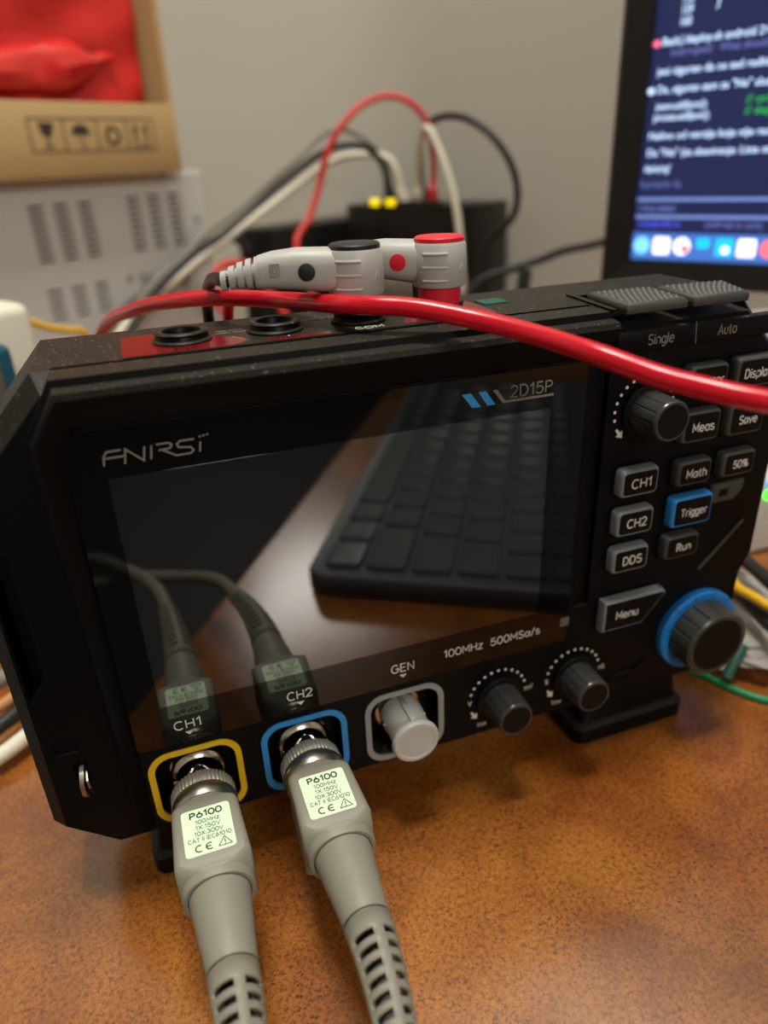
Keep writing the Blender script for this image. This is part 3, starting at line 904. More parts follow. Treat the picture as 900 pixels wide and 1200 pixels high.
# ================================================================== TEST LEAD PLUGS ON TOP
def plug(x, colour, label, lead_pts, arm=(-0.965, 0.262, 0)):
    y = 16.2
    t = thing('test_lead_plug', label, 'plug', (x, y, 98.6), 'angled test lead plugs in the top sockets')
    pm = 'plug_black' if colour == 'black' else 'plug_red'
    b = NB(); lathe(b, [(3.4, -13), (3.4, 0.2), (4.6, 0.3), (4.7, 4.8), (4.7, 6.0)], (x, y, 98.9), (0, 0, 1), 36); obj('pin_sleeve', b, pm, t)
    b = NB(); lathe(b, [(4.4, 0), (5.5, 0.1), (5.8, 0.5), (5.95, 4.5), (5.75, 8.6), (5.3, 9.2), (4.9, 9.2)], (x, y, 104.2), (0, 0, 1), 40)
    hd = obj('head', b, 'plug_grey', t)
    b = NB()
    for q in range(3):
        for a0 in (238,):
            pts = []
            for k in range(7):
                a = math.radians(a0 - 26 + 52 * k / 6)
                pts.append((x + 5.95 * math.cos(a), y + 5.95 * math.sin(a), 105.9 + q * 2.7))
            tube(b, pts, 0.33, 8, 2)
    obj('grip_rib', b, 'plug_grey', hd)
    b = NB(); ribbon(b, [(-0.55, -0.5), (0, 0.6), (0.55, -0.5)], 0.22, lambda a, c, d: Vector((x + 3.0 + a * 0.9, y - 5.0 + a * 0.5 - d, 108.6 + c)), -0.2, 0.25); obj('embossed_mark', b, 'cable_white', hd)
    b = NB(); lathe(b, [(5.35, 0), (5.35, 0.8), (4.9, 1.15), (0.6, 1.2)], (x, y, 113.3), (0, 0, 1), 40); obj('cap', b, pm, t)
    # arm, tapering into a ribbed strain relief
    dv = Vector(arm).normalized(); nv = Vector((dv.y, -dv.x, 0))
    if nv.y > 0: nv = -nv
    def sec(s, hw, hh, zc, r=None):
        c = Vector((x, y, 0)) + dv * s
        return [tuple(c + nv * a + Vector((0, 0, zc + q))) for a, q in rrect(0, 0, hw, hh, r or min(hw, hh) * 0.75, 5)]
    b = NB(); loft(b, [sec(1.5, 4.2, 4.3, 109.2), sec(6, 4.3, 4.4, 109.4), sec(12, 4.2, 4.1, 109.9), sec(17, 3.8, 3.6, 109.9), sec(20, 3.4, 3.2, 109.6)])
    obj('arm', b, 'plug_grey', t)
    c = Vector((x, y, 109.6)) + dv * (10.0 if colour == 'black' else 8.2) + nv * 4.25
    b = NB(); lathe(b, [(1.75, 0), (1.75, 0.22), (1.5, 0.3)], tuple(c - nv * 0.1), tuple(nv), 24); obj('colour_dot', b, pm, t)
    b = NB()
    cc = Vector((x, y, 110.2)) + dv * 16.4 + nv * 3.95
    for hw, hh in ((0.9, 1.2), (0.42, 0.6)):
        for p, q in (((-hw, -hh), (hw, -hh)), ((hw, -hh), (hw, hh)), ((hw, hh), (-hw, hh)), ((-hw, hh), (-hw, -hh))):
            ribbon(b, [p, q], 0.16, lambda a, e, d: cc - dv * a + Vector((0, 0, e)) + nv * d, -0.3, 0.12)
    obj('embossed_square', b, 'plug_print', t)
    for k in range(5):
        s0 = 19.4 + 1.8 * k
        h = 3.3 - 0.3 * k
        zc = 109.5 - 0.08 * k * k
        b = NB(); loft(b, [sec(s0, h, h, zc, h * .9), sec(s0 + 1.2, h - 0.1, h - 0.1, zc - 0.1, h * .88)]); obj('relief_rib', b, 'plug_grey', t)
    b = NB(); loft(b, [sec(19, 2.2, 2.2, 109.5, 2.0), sec(27.6, 1.6, 1.6, 108.4, 1.5)]); obj('relief_core', b, 'plug_grey', t)
    e = Vector((x, y, 108.4)) + dv * 27.2
    b = NB(); tube(b, clamped([tuple(e - dv * 2), tuple(e)] + lead_pts, 8, 1.45, -DZ), 1.45, 12, 0); obj('lead', b, 'lead_black' if colour == 'black' else 'lead_red', t)
    return t
plug(50.5, 'black', 'grey angled plug with black cap and black dot, standing in the COM socket', [(23.6, 34, 107.4), (24, 46, 105.2), (24, 57, 100.8), (24, 63, 92), (25, 70, 60), (28, 84, 20), (36, 104, -12), (56, 130, -27.5), (92, 154, -27.5)])
plug(69.4, 'red', 'grey angled plug with red cap and red dot, standing beside the black-capped one', [(42.5, 38, 107.4), (37.5, 50, 104.8), (32, 61, 100.6), (29.5, 67, 92), (30, 76, 60), (38, 90, 20), (52, 104, -12), (80, 116, -27.5), (118, 124, -27.5)], (-0.85, 0.53, 0))

RED = [(-10.1, 145.1, 60), (-4.3, 124.7, 82.5), (6.9, 83.1, 94.8), (16.9, 56.2, 100.1), (25.7, 43.1, 101.8), (37.8, 33.2, 101.6), (45.2, 8.4, 103.7), (55.8, -0.7, 103.5), (66.4, -8.8, 101.4), (73.6, -18.7, 99.6), (78.6, -30.1, 98.0), (84.5, -38.7, 95.6), (88.9, -45.7, 94.6), (94.2, -52.6, 93.7), (106, -64, 92), (135, -78, 84), (175, -84, 58), (212, -82, 16), (245, -76, -16), (280, -70, -26.6), (330, -64, -26.9)]
b = NB(); tube(b, clamped([(10, 215, -27.1), (2, 192, -27.1), (-6, 172, -14), (-10, 160, 25)] + RED, 8, 1.9, -DZ), 1.9, 20, 0)
top('test_lead', b, 'lead_red', 'thick glossy red test lead draped across the top of the oscilloscope', 'cable')
# white paper tag between the plugs and the device's back edge
b = NB(); box(b, 57, 69, 31, 31.6, 98.45, 106.5, 0.2); box(b, 57, 69, 31.4, 33, 98.45, 99.0, 0.1)
wt = top('cable_tag', b, 'cable_white', 'small white tag standing behind the two angled plugs', 'tag')

# ================================================================== LEFT BACKGROUND: VENTED CASE, CARDBOARD BOX
VB, VC = 330.0, 345.0
case = thing('vented_case', 'off-white metal equipment case with rows of vent slots under the cardboard box', 'equipment case', rm(200, 420, -DZ))
b = NB(); box(b, 20, 316, VC, VC + 130, -DZ + 4, 126.6, 1.5, 2, xf=rm); housing = obj('housing', b, 'case_white', case)
sm = NB(); box(sm, -5.6, 5.6, -0.6, 0.6, -1.2, 1.2); sm = mesh_only('vent_slot_backing', sm, 'slot_dark', smooth=False)  # dark plate backing each cut slot; the case's inner shade is its colour
vent_cut = NB()
def slots(us, z1, z0, n):
    for u in us:
        for i in range(n):
            z = z1 + (z0 - z1) * i / (n - 1)
            box(vent_cut, u - 5.4, u + 5.4, VC - 2, VC + 5, z - 1.0, z + 1.0, xf=rm)
            place('vent_slot_backing', sm, case, rm(u, VC + 5.4, z), (0, 0, TH))
slots((183.5, 200.5, 217.5), 111, 79.5, 9)
slots((254, 271, 288), 112, 79, 9)
slots((183.5, 200.5, 217.5), 61, 44, 5)
slots((254, 271, 288), 61, 44, 5)
vc = obj('cut', vent_cut, 'case_white', case, smooth=False)
bpy.context.view_layer.update()
boolean(housing, [vc])
for u, z in ((306, 95), (240, 62)):
    b = NB(); p = rm(u, VC, z); lathe(b, [(2.2, -0.3), (2.2, 0.5), (1.4, 1.0), (0.4, 1.0)], p, rm(0, -1, 0), 16); obj('screw', b, 'chrome_dull', case)
for u, v in ((40, VC + 15), (296, VC + 15), (40, VC + 115), (296, VC + 115)):
    b = NB(); p = rm(u, v, -DZ); lathe(b, [(8, 0), (8, 3), (7, 4.6)], p, (0, 0, 1), 20); obj('foot', b, 'grey_rubber', case)

cb = thing('cardboard_box', 'open cardboard box with low front and printed handling symbols on the white case', 'box', rm(210, 400, 126.6))
z0 = 126.55
b = NB(); box(b, 60, 288, VB, VB + 150, z0, z0 + 3, 0.5, 1, xf=rm); obj('base', b, 'cardboard', cb)
b = NB(); box(b, 60, 288, VB, VB + 4, z0 + 0.5, 167.2, 0.8, 2, xf=rm); fp = obj('front_panel', b, 'cardboard', cb)
b = NB()
L = [(VB + 1, z0), (VB + 150, z0), (VB + 150, 320), (VB + 1, 320)]
loft(b, [[rm(284, v, z) for v, z in L], [rm(288, v, z) for v, z in L]]); obj('side_panel', b, 'cardboard', cb)
b = NB(); loft(b, [[rm(60, v, z) for v, z in L], [rm(64, v, z) for v, z in L]]); obj('side_panel', b, 'cardboard', cb)
b = NB(); box(b, 60, 288, VB + 146, VB + 150, z0, 320, 0.5, 1, xf=rm); obj('back_panel', b, 'cardboard', cb)
IC = lambda a, c, d: Vector(rm(a, VB - d, c))
def fr(bm, u0, u1):
    for p, q in (((u0, 140.6), (u1, 140.6)), ((u1, 140.6), (u1, 158.2)), ((u1, 158.2), (u0, 158.2)), ((u0, 158.2), (u0, 140.6))): ribbon(bm, [p, q], 0.9, IC, 0, 0.12)
us = [182.0, 203.8, 226.5, 248.0, 268.5]
b = NB(); fr(b, us[0], us[1]); c = (us[0] + us[1]) / 2
slab(b, [(c - 5, 156), (c + 5, 156), (c + 3.4, 150), (c + 0.8, 148.4), (c - 0.8, 148.4), (c - 3.4, 150)], IC, 0, .12); slab(b, [(c - .6, 149), (c + .6, 149), (c + .6, 143.6), (c - .6, 143.6)], IC, 0, .12); slab(b, [(c - 3, 143.8), (c + 3, 143.8), (c + 3, 142.6), (c - 3, 142.6)], IC, 0, .12)
obj('fragile_symbol', b, 'ink', fp, smooth=False)
b = NB(); fr(b, us[1], us[2]); c = (us[1] + us[2]) / 2
slab(b, [(c + 6.5 * math.cos(math.radians(a)), 149.5 + 6 * math.sin(math.radians(a))) for a in range(0, 181, 20)], IC, 0, .12); slab(b, [(c - .5, 150), (c + .5, 150), (c + .5, 143), (c - .5, 143)], IC, 0, .12); ribbon(b, [(c, 143.2), (c + 1, 142.4), (c + 2, 143.2)], 0.8, IC, 0, .12)
obj('umbrella_symbol', b, 'ink', fp, smooth=False)
b = NB(); fr(b, us[2], us[3]); c = (us[2] + us[3]) / 2
for k in range(3):
    a = math.radians(90 + 120 * k); rot = lambda p: (c + p[0] * math.cos(a) - p[1] * math.sin(a), 148.8 + p[0] * math.sin(a) + p[1] * math.cos(a))
    ribbon(b, [rot((1.5, 4.6)), rot((5.0, 1.6)), rot((3.4, -2.2))], 2.0, IC, 0, .12)
    slab(b, [rot((5.4, -1.6)), rot((1.4, -2.2)), rot((3.0, -5.0))], IC, 0, .12)
obj('recycling_symbol', b, 'ink', fp, smooth=False)
b = NB(); fr(b, us[3], us[4]); c = (us[3] + us[4]) / 2
for s in (-4, 4):
    slab(b, [(c + s - 2.4, 151.5), (c + s + 2.4, 151.5), (c + s, 156)], IC, 0, .12); slab(b, [(c + s - .9, 151.6), (c + s + .9, 151.6), (c + s + .9, 145), (c + s - .9, 145)], IC, 0, .12)
slab(b, [(c - 6.5, 143.4), (c + 6.5, 143.4), (c + 6.5, 142.2), (c - 6.5, 142.2)], IC, 0, .12)
obj('this_way_up_symbol', b, 'ink', fp, smooth=False)

# red bubble-wrapped parcel standing in the box
rp = thing('wrapped_parcel', 'parcel in shiny red bubble wrap standing in the open cardboard box', 'parcel', rm(180, VB + 60, 130))
b = bmesh.new()
bmesh.ops.create_cube(b, size=1)
for v in b.verts: v.co = Vector((78 + (v.co.x + .5) * 204, VB + 12 + (v.co.y + .5) * 100, 129.5 + (v.co.z + .5) * 210))
bmesh.ops.bevel(b, geom=b.edges[:], offset=9, segments=3, affect='EDGES')
bmesh.ops.subdivide_edges(b, edges=[e for e in b.edges if e.calc_length() > 60], cuts=22, use_grid_fill=True)
rn = random.Random(3)
for v in b.verts:
    x, y, z = v.co
    d = 1.6 * math.sin(x * .11 + z * .05) + 1.4 * math.sin(z * .17 - x * .07) + rn.uniform(-.7, .7)
    v.co = Vector(rm(x, y + d, z))
obj('wrap', b, 'red_wrap', rp, angle=80)
b = NB()
rows = []
nf = 19
for r in range(5):
    row = []
    for i in range(nf):
        t = i / (nf - 1)
        u = 96 + 158 * t + rn.uniform(-1, 1)
        h = (10 + 24 * t) * (1 if t < 0.8 else max(0.06, (1 - t) / 0.2))
        bulge = math.sin(math.pi * r / 4) * (5.0 - 2.5 * t)
        row.append(rm(u, VB + 10.5 - bulge + rn.uniform(-1.6, 1.6) * (0 < r < 4), 168 + 4 * t + (26 if t > 0.8 else 0) * (t - 0.8) * 4 + h * r / 4 + rn.uniform(-.8, .8)))
    rows.append(row)
loft(b, rows, False, False, closed=False)
fo = obj('wrap_fold', b, 'red_wrap_gloss', rp, angle=18)
md = fo.modifiers.new('thick', 'SOLIDIFY'); md.thickness = 0.0008

# ================================================================== RIGHT BACKGROUND: MONITOR
UM = 305.0
mo = thing('monitor', 'dark-framed computer monitor showing a blue terminal window with white text', 'monitor', rm(UM + 20, -200, -DZ))
V0, V1 = 31.5, -420.0         # outer left edge ... right edge (right = -v)
ZB, ZT = 67.0, 350.0
SV0, SV1, SZ0, SZ1 = 17.6, -404.0, 79.0, 335.0
b = NB()
A = [(V0, ZB), (V1, ZB), (V1, ZT), (V0, ZT)]
I = [(SV0, SZ0), (SV1, SZ0), (SV1, SZ1), (SV0, SZ1)]
loft(b, [[rm(UM + 3, v, z) for v, z in I], [rm(UM, v, z) for v, z in I], [rm(UM - 1.5, v, z) for v, z in poly_inset(A, 2)], [rm(UM, v, z) for v, z in A], [rm(UM + 34, v, z) for v, z in A]], False, True)
obj('bezel', b, 'bezel', mo, smooth=False)
b = NB(); loft(b, [[rm(UM + 2.4, v, z) for v, z in I], [rm(UM + 3.4, v, z) for v, z in I]]); scr = obj('screen', b, 'lcd_back', mo, smooth=False)
b = NB(); box(b, UM + 30, UM + 44, -240, -160, -DZ + 10, 200, 2, 2, xf=rm); obj('stand_neck', b, 'bezel', mo)
b = NB(); box(b, UM - 30, UM + 100, -330, -130, -DZ, -DZ + 12, 3, 2, xf=rm); obj('stand_base', b, 'bezel', mo)
SCR = lambda a, c, d: Vector(rm(UM + 2.4 - d, -a, c))       # a runs to the viewer's right
def line(s, v, z, size, m, wd=None, bold=0.06):
    lcd_text('screen_text', s, size, SCR, -v, z, m, scr, align='LEFT', d=0.3, width=wd * 0.68 if wd else None, bold=bold)
TS = 4.3
for z, t in ((185.4, '158'), (181.2, '159'), (177.0, '160')): line(t, 7.0, z, 4.6, 'lcd_text', 6.5)
line('}', -7.5, 182.4, 4.6, 'lcd_text'); line('});', -13.0, 187.0, 4.6, 'lcd_text')
b = NB(); slab(b, [(-15.9 + 1.5 * math.cos(k * math.pi / 6), 169.9 + 1.5 * math.sin(k * math.pi / 6)) for k in range(12)], SCR, 0.1, 0.3); obj('screen_dot', b, 'lcd_pink', scr, smooth=False)
line('Bash(./deploy.sh android 2>&1)', 13.6, 170.2, TS, 'lcd_text', 72)
line('  Interrupted · What should be done', 11.5, 165.9, 4.4, 'lcd_dim', 78, 0.02)
line('jesi siguran da ce sad raditi kako', 14.2, 159.0, TS, 'lcd_text', 82)
b = NB(); slab(b, [(-16.2 + 1.5 * math.cos(k * math.pi / 6), 151.6 + 1.5 * math.sin(k * math.pi / 6)) for k in range(12)], SCR, 0.1, 0.3); obj('screen_dot', b, 'lcd_text', scr, smooth=False)
line('Da, siguran sam za "Ne" slucaj kada', 13.6, 151.8, TS, 'lcd_text', 86)
line('joson.addIjson();', 13.2, 145.2, TS, 'lcd_text', 33); line('// orig', -25.0, 145.6, TS, 'lcd_green', 17)
line('process.addIjson();', 13.8, 140.8, TS, 'lcd_text', 36); line('// depl', -25.0, 141.2, TS, 'lcd_green', 17)
line('Nalivo od verzija koja nije radila', 15.2, 133.2, TS, 'lcd_text', 82)
line('Da "Ne" (za skeniranje: Lista staje', 15.2, 126.2, TS, 'lcd_text', 84)
line('deploying?', 15.6, 119.6, TS, 'lcd_text', 17.5)
line('Crunched for 10s', 17.0, 112.8, 4.4, 'lcd_dim', 28, 0.02)
for z in (106.3, 98.6):
    b = NB(); slab(b, [(-17.3, z - .8), (400, z - .8), (400, z + .8), (-17.3, z + .8)], SCR, 0.1, 0.3); obj('screen_rule', b, 'lcd_rule', scr, smooth=False)
line('> Array method', 17.0, 102.4, 4.6, 'lcd_dim', 26)
line('» accept edits on', 15.6, 95.6, 4.4, 'lcd_violet', 29, 0.05); line('(shift+tab to cycle)', -15.4, 95.4, 4.4, 'lcd_dim', 36, 0.02)
b = NB(); slab(b, [(-17.5, 79.2), (400, 79.2), (400, 91.4), (-17.5, 91.4)], SCR, 0.05, 0.15); tbm = obj('taskbar', b, 'lcd_bar', scr, smooth=False)
cols = ['lcd_icon_blue', 'lcd_icon_white', 'lcd_icon_white', 'lcd_icon_cyan', 'lcd_icon_cyan', 'lcd_icon_white', 'lcd_icon_red', 'lcd_icon_cyan', 'lcd_icon_white', 'lcd_icon_blue']
for i, m in enumerate(cols):
    a = -13.0 + 9.6 * i
    r_ = 4.0 if i in (0, 2, 6) else 1.2
    b = NB(); slab(b, rrect(a, 85.6 + (1.6 if i == 3 else 0), 4.0 if i != 3 else 3.0, 4.0 if i != 3 else 2.4, min(r_, 2.3 if i == 3 else 3.9)), SCR, 0.2, 0.35); ic = obj('taskbar_icon', b, m, scr, smooth=False)
    if i in (2, 4, 6):
        b = NB(); slab(b, rrect(a + (0.5 if i == 4 else 1.5), 84.5, 1.8, 1.8, 1.7), SCR, 0.35, 0.42); obj('taskbar_icon', b, 'lcd_icon_red' if i != 4 else 'lcd_icon_white', scr, smooth=False)

# ================================================================== NETWORK BOXES AND CABLES AGAINST THE WALL
sw = thing('network_switch', 'black network switch with lit yellow port lights behind the test plugs', 'network switch', rm(440, 228, -DZ))
b = NB(); box(b, 410, 462, 170, 287, 30, 97, 1.5, 2, xf=rm); obj('housing', b, 'router_black', sw)
b = NB(); box(b, 412, 460, 176, 281, -DZ, 31, 1.5, 2, xf=rm); obj('stand', b, 'router_black', sw)
for v in (229, 259):
    b = NB(); box(b, 428, 440, v - 5.5, v + 5.5, 96.6, 99.5, 0.4, 1, xf=rm); obj('port', b, 'router_black', sw)
for k, v in enumerate((259, 247, 234, 222, 210)):
    b = NB(); box(b, 411, 423, v - 5.5, v + 5.5, 96.6, 99.5, 0.4, 1, xf=rm); pt = obj('port', b, 'router_black', sw)
    if k < 2:
        b = NB(); box(b, 409.4, 412, v - 5.0 - k * 3, v + 3.6 - k * 3, 96.0, 101.0, 1.2, 2, xf=rm); obj('port_light', b, 'led_yellow', pt)
ps = thing('power_adapter', 'long low black power adapter box beside the network switch', 'power adapter', rm(400, 320, -DZ))
b = NB(); box(b, 339, 464, 300, 340, -DZ + 1, 85, 2, 2, xf=rm); obj('housing', b, 'router_black', ps)
b = NB(); box(b, 345, 458, 304, 336, -DZ, -DZ + 2, 0.5, 1, xf=rm); obj('rubber_foot', b, 'grey_rubber', ps)

def cable(name, pts, r, m, label, group='loose cables behind the oscilloscope', room=True, plug_m=None):
    P = [rm(*q) if room else q for q in pts]
    d = Vector(P[-1]) - Vector(P[-2]); d.z = 0
    e = Vector(P[-1]); e.z = -DZ + r
    P[-1] = tuple(e); P.append(tuple(e + d.normalized() * 16))
    b = NB(); tube(b, clamped(P, 7, r, -DZ), r, 12, 0)
    if plug_m is None:
        return top(name, b, m, label, 'cable', group)
    lo = P[0]
    t = thing(name, label, 'cable', lo, group)
    obj('jacket', b, m, t)
    d = (Vector(P[1]) - Vector(P[0])).normalized()
    e = Vector(P[0])
    b = NB(); lathe(b, [(4.2, -3), (4.2, 8), (2.6, 10), (2.2, 16)], tuple(e), tuple(d), 16); obj('plug', b, plug_m, t)
    return t
cable('network_cable', [(418, 210, 98), (422, 211, 125), (412, 209, 148.5), (404, 217, 162.5), (396, 231, 168), (380, 242, 163), (364, 250, 148.8), (356, 258, 131), (352, 263, 111.4), (341, 264.5, 92.8), (323, 262, 76), (318, 244, 40), (314, 228, 0), (312, 205, -26.7), (312, 184, -26.7)], 2.3, 'cable_red', 'red network cable arching up above the network switch', plug_m='cable_red')
cable('network_cable', [(417, 222, 98), (410, 217, 126), (402, 204, 147), (400, 192, 133), (398, 181, 111), (396, 174, 89), (394, 170, 64), (390, 165, 20), (380, 160, -25), (350, 150, -26.6)], 2.5, 'cable_white', 'white network cable bending down in front of the network switch', plug_m='cable_white')
cable('network_cable', [(434, 229, 98), (434, 231, 129), (424, 221, 146.5), (410, 197, 153), (405, 174, 151), (405, 154, 140), (405, 139, 123), (405, 133, 105), (404, 136, 89), (400, 152, 72), (398, 153, 50), (398, 146, 10), (394, 140, -26.6)], 2.4, 'cable_black', 'black network cable looping out to the right of the network switch', plug_m='cable_black')
cable('network_cable', [(416, 247, 98), (406, 246.5, 126), (384, 250, 138), (369, 270, 135), (349, 296, 115.4), (324, 309, 97), (291, 307, 83), (266, 307, 74), (236, 303, 60), (200, 296, 38), (176, 287, 4), (162, 276, -26.6)], 2.4, 'cable_black', 'black network cable running from the switch past the vented case', plug_m='cable_black')
cable('network_cable', [(416, 234, 98), (414, 243, 126), (406, 260, 132), (390, 281, 128.5), (364, 306, 108.5), (331, 315, 91), (287, 320, 71.4), (253, 320, 56), (229, 319, 44.6), (214, 318, 39), (190, 310, 18), (184, 298, -26.4)], 2.6, 'cable_white', 'white network cable running from the switch along the vented case', plug_m='cable_white')
cable('network_cable', [(434, 259, 98), (430, 263, 130), (410, 281, 149), (395, 292, 147), (370, 301, 129), (346, 328, 104), (303, 333, 84), (281, 333, 72), (242, 329, 54), (214, 325, 28), (203, 316, -27)], 2.0, 'cable_grey', 'dark grey network cable arching highest to the left of the switch', plug_m='cable_black')
cable('power_cable', [(329, 316, 70), (318, 326, 82), (293, 338, 70), (258, 339, 54), (227, 338, 42), (201, 334, 28), (186, 330, 0), (176, 324, -25)], 3.4, 'cable_black', 'thick black power cable hanging before the vented case')
cable('patch_cable', [(300, 250, -26.4), (288, 280, 10), (274, 300, 46), (281, 301, 63), (298, 300, 66), (316, 298, 60), (322, 290, 40), (330, 262, 0), (340, 240, -26.4)], 2.6, 'cable_red', 'short red cable looped upright before the black power adapter')
pc = cable('display_cable', [(462, 86, 71), (445, 92, 69), (430, 108, 66), (410, 116, 62), (396, 131, 57), (380, 152, 46), (360, 160, 10), (340, 165, -25.5)], 2.8, 'cable_black', 'black cable with a lump coming out from behind the monitor')
b = NB(); P = [rm(*q) for q in ((398, 121, 60), (395, 120, 55), (390, 119, 40), (385, 118, 10), (380, 117, -20), (378, 116, -28))]
tube(b, P, lambda t: 4.6 if 0.15 < t < 0.5 else 1.8, 14, 6)
top('ferrite_cable', b, 'cable_black', 'thin black cable with thick ferrite bead hanging beside the monitor', 'cable', 'loose cables behind the oscilloscope')

# ================================================================== LEFT EDGE THINGS
wc = thing('charger_block', 'cream white rounded plastic charger block behind the top left corner of the oscilloscope', 'charger', rm(60, 222, -DZ))
b = NB(); box(b, 30, 91, 200, 250, -DZ, 80.5, 5, 4, xf=rm); obj('housing', b, 'cream_plastic', wc)
b = NB(); box(b, 40, 80, 198.5, 201, 10, 50, 1, 2, xf=rm); obj('recessed_face', b, 'cream_plastic', wc)
cable('yellow_wire', [(150, 262, -27), (147, 256, 20), (143, 250, 50), (131, 250, 56), (122, 250, 59), (112, 251, 64), (102, 254, 60), (96, 258, 20), (92, 262, -27)], 1.8, 'cable_yellow', 'thin yellow wire beside the cream charger block')
tb = thing('teal_case', 'small teal plastic case standing behind the left end of the oscilloscope', 'case', rm(34, 175, -DZ))
b = NB(); box(b, 8, 57, 155, 194, -DZ, 74.5, 3, 3, xf=rm); obj('body', b, 'teal_plastic', tb)
b = NB(); box(b, 10, 49, 148, 156, 42, 72, 3, 3, xf=rm); obj('latch', b, 'grey_rubber', tb)
for k, (m, nm, r_, pts) in enumerate((
    ('cable_white', 'white cable lying lowest on the desk left of the oscilloscope', 2.4, [(-120, 40, -26.6), (-80, 46, -26.6), (-56, 56, -24), (-42, 68, -24), (-20, 80, -26), (10, 88, -26.6)]),
    ('cable_black', 'black cable on the desk between white and tan cables', 2.4, [(-130, 50, -26.6), (-80, 56, -26), (-57, 66, -21.5), (-44, 78, -21), (-20, 92, -25), (10, 100, -26.6)]),
    ('cable_tan', 'tan cable crossing the desk left of the oscilloscope', 2.0, [(-140, 58, -27), (-84, 66, -26), (-57, 76, -21), (-44, 86, -20), (-20, 100, -25), (10, 110, -27)]),
    ('cable_grey', 'grey cable crossing the desk above the tan cable', 2.8, [(-140, 74, -26), (-84, 82, -24), (-58, 88, -19), (-46, 94, -17), (-20, 108, -22), (10, 120, -26.2)]),
    ('cable_tan', 'brown cable crossing the desk behind the grey cable', 2.0, [(-140, 92, -27), (-84, 96, -25), (-59, 100, -18), (-48, 106, -17), (-22, 118, -23), (8, 130, -27)]))):
    cable('desk_cable', pts, r_, m, nm, 'cables lying left of the oscilloscope', room=False)

# ================================================================== RIGHT EDGE THINGS
b = NB(); tube(b, [(128, 60, -27.85), (146, 34, -27.85), (158, 18, -27.85), (161, 13, -27.85), (164, 5, -27.85), (168, -2, -27.85), (172, -6, -27.85), (182, -12, -27.85), (200, -14, -27.85)], 1.1, 12, 6)
top('green_wire', b, 'cable_green', 'green wire lying on the desk beside the large blue-ringed knob', 'wire')
b = NB(); tube(b, [(163.6, 5.2, -25.0), (166.0, 6.3, -23.2), (168.4, 7.4, -21.3), (170.8, 8.5, -19.5), (173.2, 9.6, -17.6)], 1.7, 12, 4)
top('green_sleeve', b, 'tag_green', 'short dark green sleeve leaning on the clear plastic bag', 'sleeve')
g = bmesh.new()
bmesh.ops.create_icosphere(g, subdivisions=4, radius=1)
rn = random.Random(11)
ph = [rn.uniform(0, 6.28) for _ in range(6)]
for v in g.verts:
    x, y, z = v.co
    d = 1 + 0.10 * math.sin(7 * x + ph[0] + 4 * z) + 0.09 * math.sin(9 * y + 5 * z + ph[1]) + 0.06 * math.sin(17 * x - 11 * y + ph[2]) + 0.05 * math.sin(23 * z + 13 * y + ph[3])
    v.co = Vector((190 + 34 * x * d, 28 + 26 * y * d, max(-29.0, -22 + 6 * z * d)))
top('plastic_bag', g, 'bag_film', 'crumpled clear plastic bag on the desk behind the right end of the oscilloscope', 'bag', angle=60)
for m, nm, r_, pts in (('cable_black', 'black cable leaving the right end of the oscilloscope, uppermost', 2.5, [(190, 95, -26.5), (206, 72, -21), (206.5, 50.7, -12), (200.3, 40.8, -8), (197.6, 32.2, -7), (194.5, 23.6, -6), (192.2, 14.1, -6), (194, -4, -10), (202, -24, -26.5), (214, -44, -26.5)]),
                       ('cable_yellow', 'yellow cable between two black cables right of the oscilloscope', 1.7, [(186, 92, -27.3), (190, 76, -20), (192, 60, -8), (189, 45, -7), (185.2, 30.5, -7), (180.4, 22, -5), (179.7, 15.5, -4), (179.9, 9.4, -4), (181.6, 4.1, -5), (184, -14, -13), (190, -34, -27.3)]),
                       ('cable_black', 'black cable below the yellow one, right of the oscilloscope', 2.4, [(170, 84, -26.6), (180, 62, -16), (186, 46, -13), (189.2, 35, -13), (185.5, 26, -11), (182.5, 17, -10), (180.3, 8.4, -10), (179.5, 2.2, -11), (176, -14, -18), (172, -34, -26.6)])):
    cable('side_cable', pts, r_, m, nm, 'cables right of the oscilloscope', room=False)
hb = thing('usb_hub', 'small white hub with a lit green light at the right of the oscilloscope', 'hub', (262, 84, -DZ))
b = NB(); box(b, 231, 300, 68, 120, -DZ, 7, 4, 3); obj('housing', b, 'case_white', hb)
b = NB(); lathe(b, [(2.2, 0), (2.2, 1.0), (1.2, 1.8)], (237.6, 68.4, -0.5), (0, -1, 0), 16); obj('indicator_light', b, 'led_green', hb)
b = NB(); box(b, 236, 252, 67.4, 69, 2.6, 5.4, 0.5, 2); obj('indicator_strip', b, 'led_blue', hb)
b = NB(); box(b, 180, 330, 126, 127.5, -DZ, 60, 0.4, 1)
top('upright_board', b, 'case_white', 'white board standing upright behind the small hub', 'board')

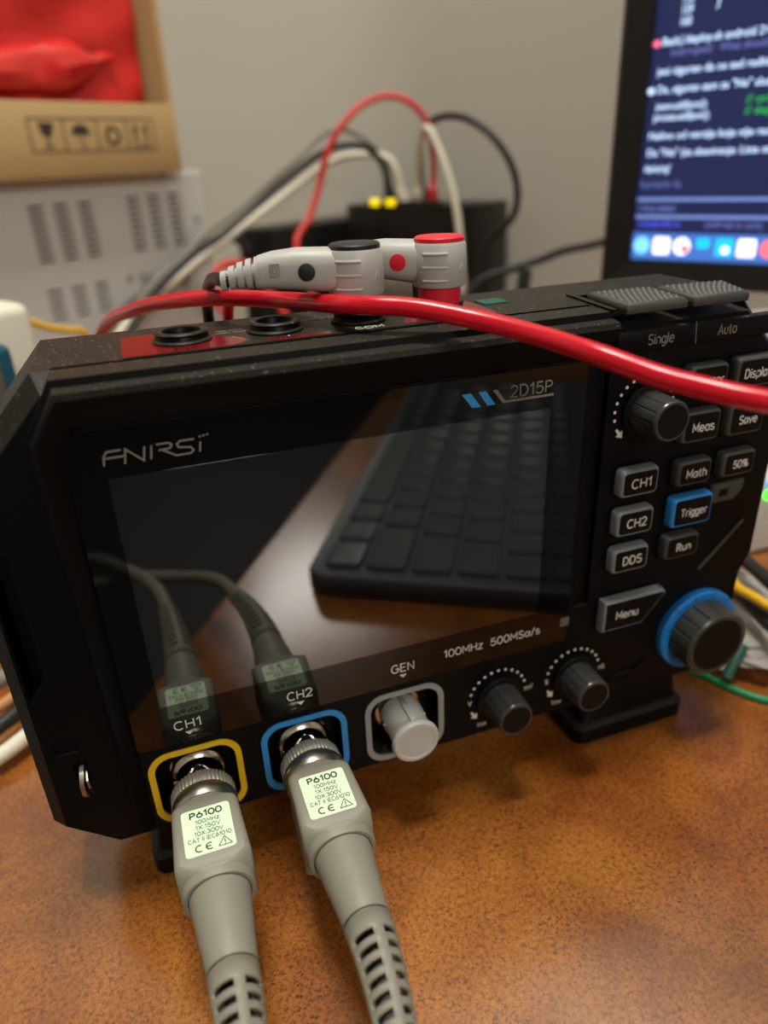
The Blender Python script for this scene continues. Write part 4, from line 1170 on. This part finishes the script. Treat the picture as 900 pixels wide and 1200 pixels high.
# ================================================================== KEYBOARD (in front of the device, seen in the screen's reflection)
kb = thing('keyboard', 'dark grey low keyboard lying on the desk before the oscilloscope', 'keyboard', rm(55, -250, -DZ))
KU0, KU1, KV1, KV0 = 0.0, 124.0, 0.0, -285.0       # u: bottom row -> top row ; v: left end -> right end
ZK = -DZ
KT = math.radians(31.0)
def km(u, v, z):
    return (51.5 + u * math.cos(KT) - v * math.sin(KT), -114.5 + u * math.sin(KT) + v * math.cos(KT), z)
b = NB()
M = lambda d: [km(*q, 0)[:2] for q in rrect((KU0 + KU1) / 2, (KV0 + KV1) / 2, (KU1 - KU0) / 2 - d, (KV1 - KV0) / 2 - d, 9 - d, 6)]
loft(b, [[(x, y, ZK + z) for x, y in M(d)] for d, z in ((1.5, 0.0), (0, 1.5), (0, 8.6), (0.8, 9.6), (1.6, 9.8))])
obj('case', b, 'kb_case', kb, angle=60)
def keymesh(lu, lv):
    k = NB()
    def L(d, z): return [(a, c, z) for a, c in rrect(0, 0, lu / 2 - d, lv / 2 - d, 2.2, 4)]
    loft(k, [L(0, 0), L(0.1, 1.4), L(0.7, 2.0), L(1.6, 1.9)])
    loft(k, [[(a, c, 1.9) for a, c in rrect(0, 0, lu / 2 - 1.6, lv / 2 - 1.6, 1.4, 4)], [(a, c, 1.55) for a, c in rrect(0, 0, lu / 2 - 4.2, lv / 2 - 4.2, 1.2, 4)]], False, True)
    return mesh_only('key', k, 'kb_key')
KM = {}
rowsz = [(17.0, [1.15, 1, 1, 6.0, 1, 1, 1, 1, 1]), (18.6, [1.9] + [1] * 10 + [1.9]), (18.6, [1.6] + [1] * 11 + [1.4]), (18.6, [1.35] + [1] * 12), (18.6, [1] * 14), (14, [1] * 14)]
u = KU0 + 5.5
for du, ks in rowsz:
    tot = sum(ks); unit = (KV1 - KV0 - 12) / tot
    v = KV1 - 6
    for kk in ks:
        key = (round(du, 1), round(kk * unit, 2))
        if key not in KM: KM[key] = keymesh(du - 2.2, kk * unit - 2.2)
        place('key', KM[key], kb, km(u + du / 2, v - kk * unit / 2, ZK + 9.7), (0, 0, KT))
        v -= kk * unit
    u += du
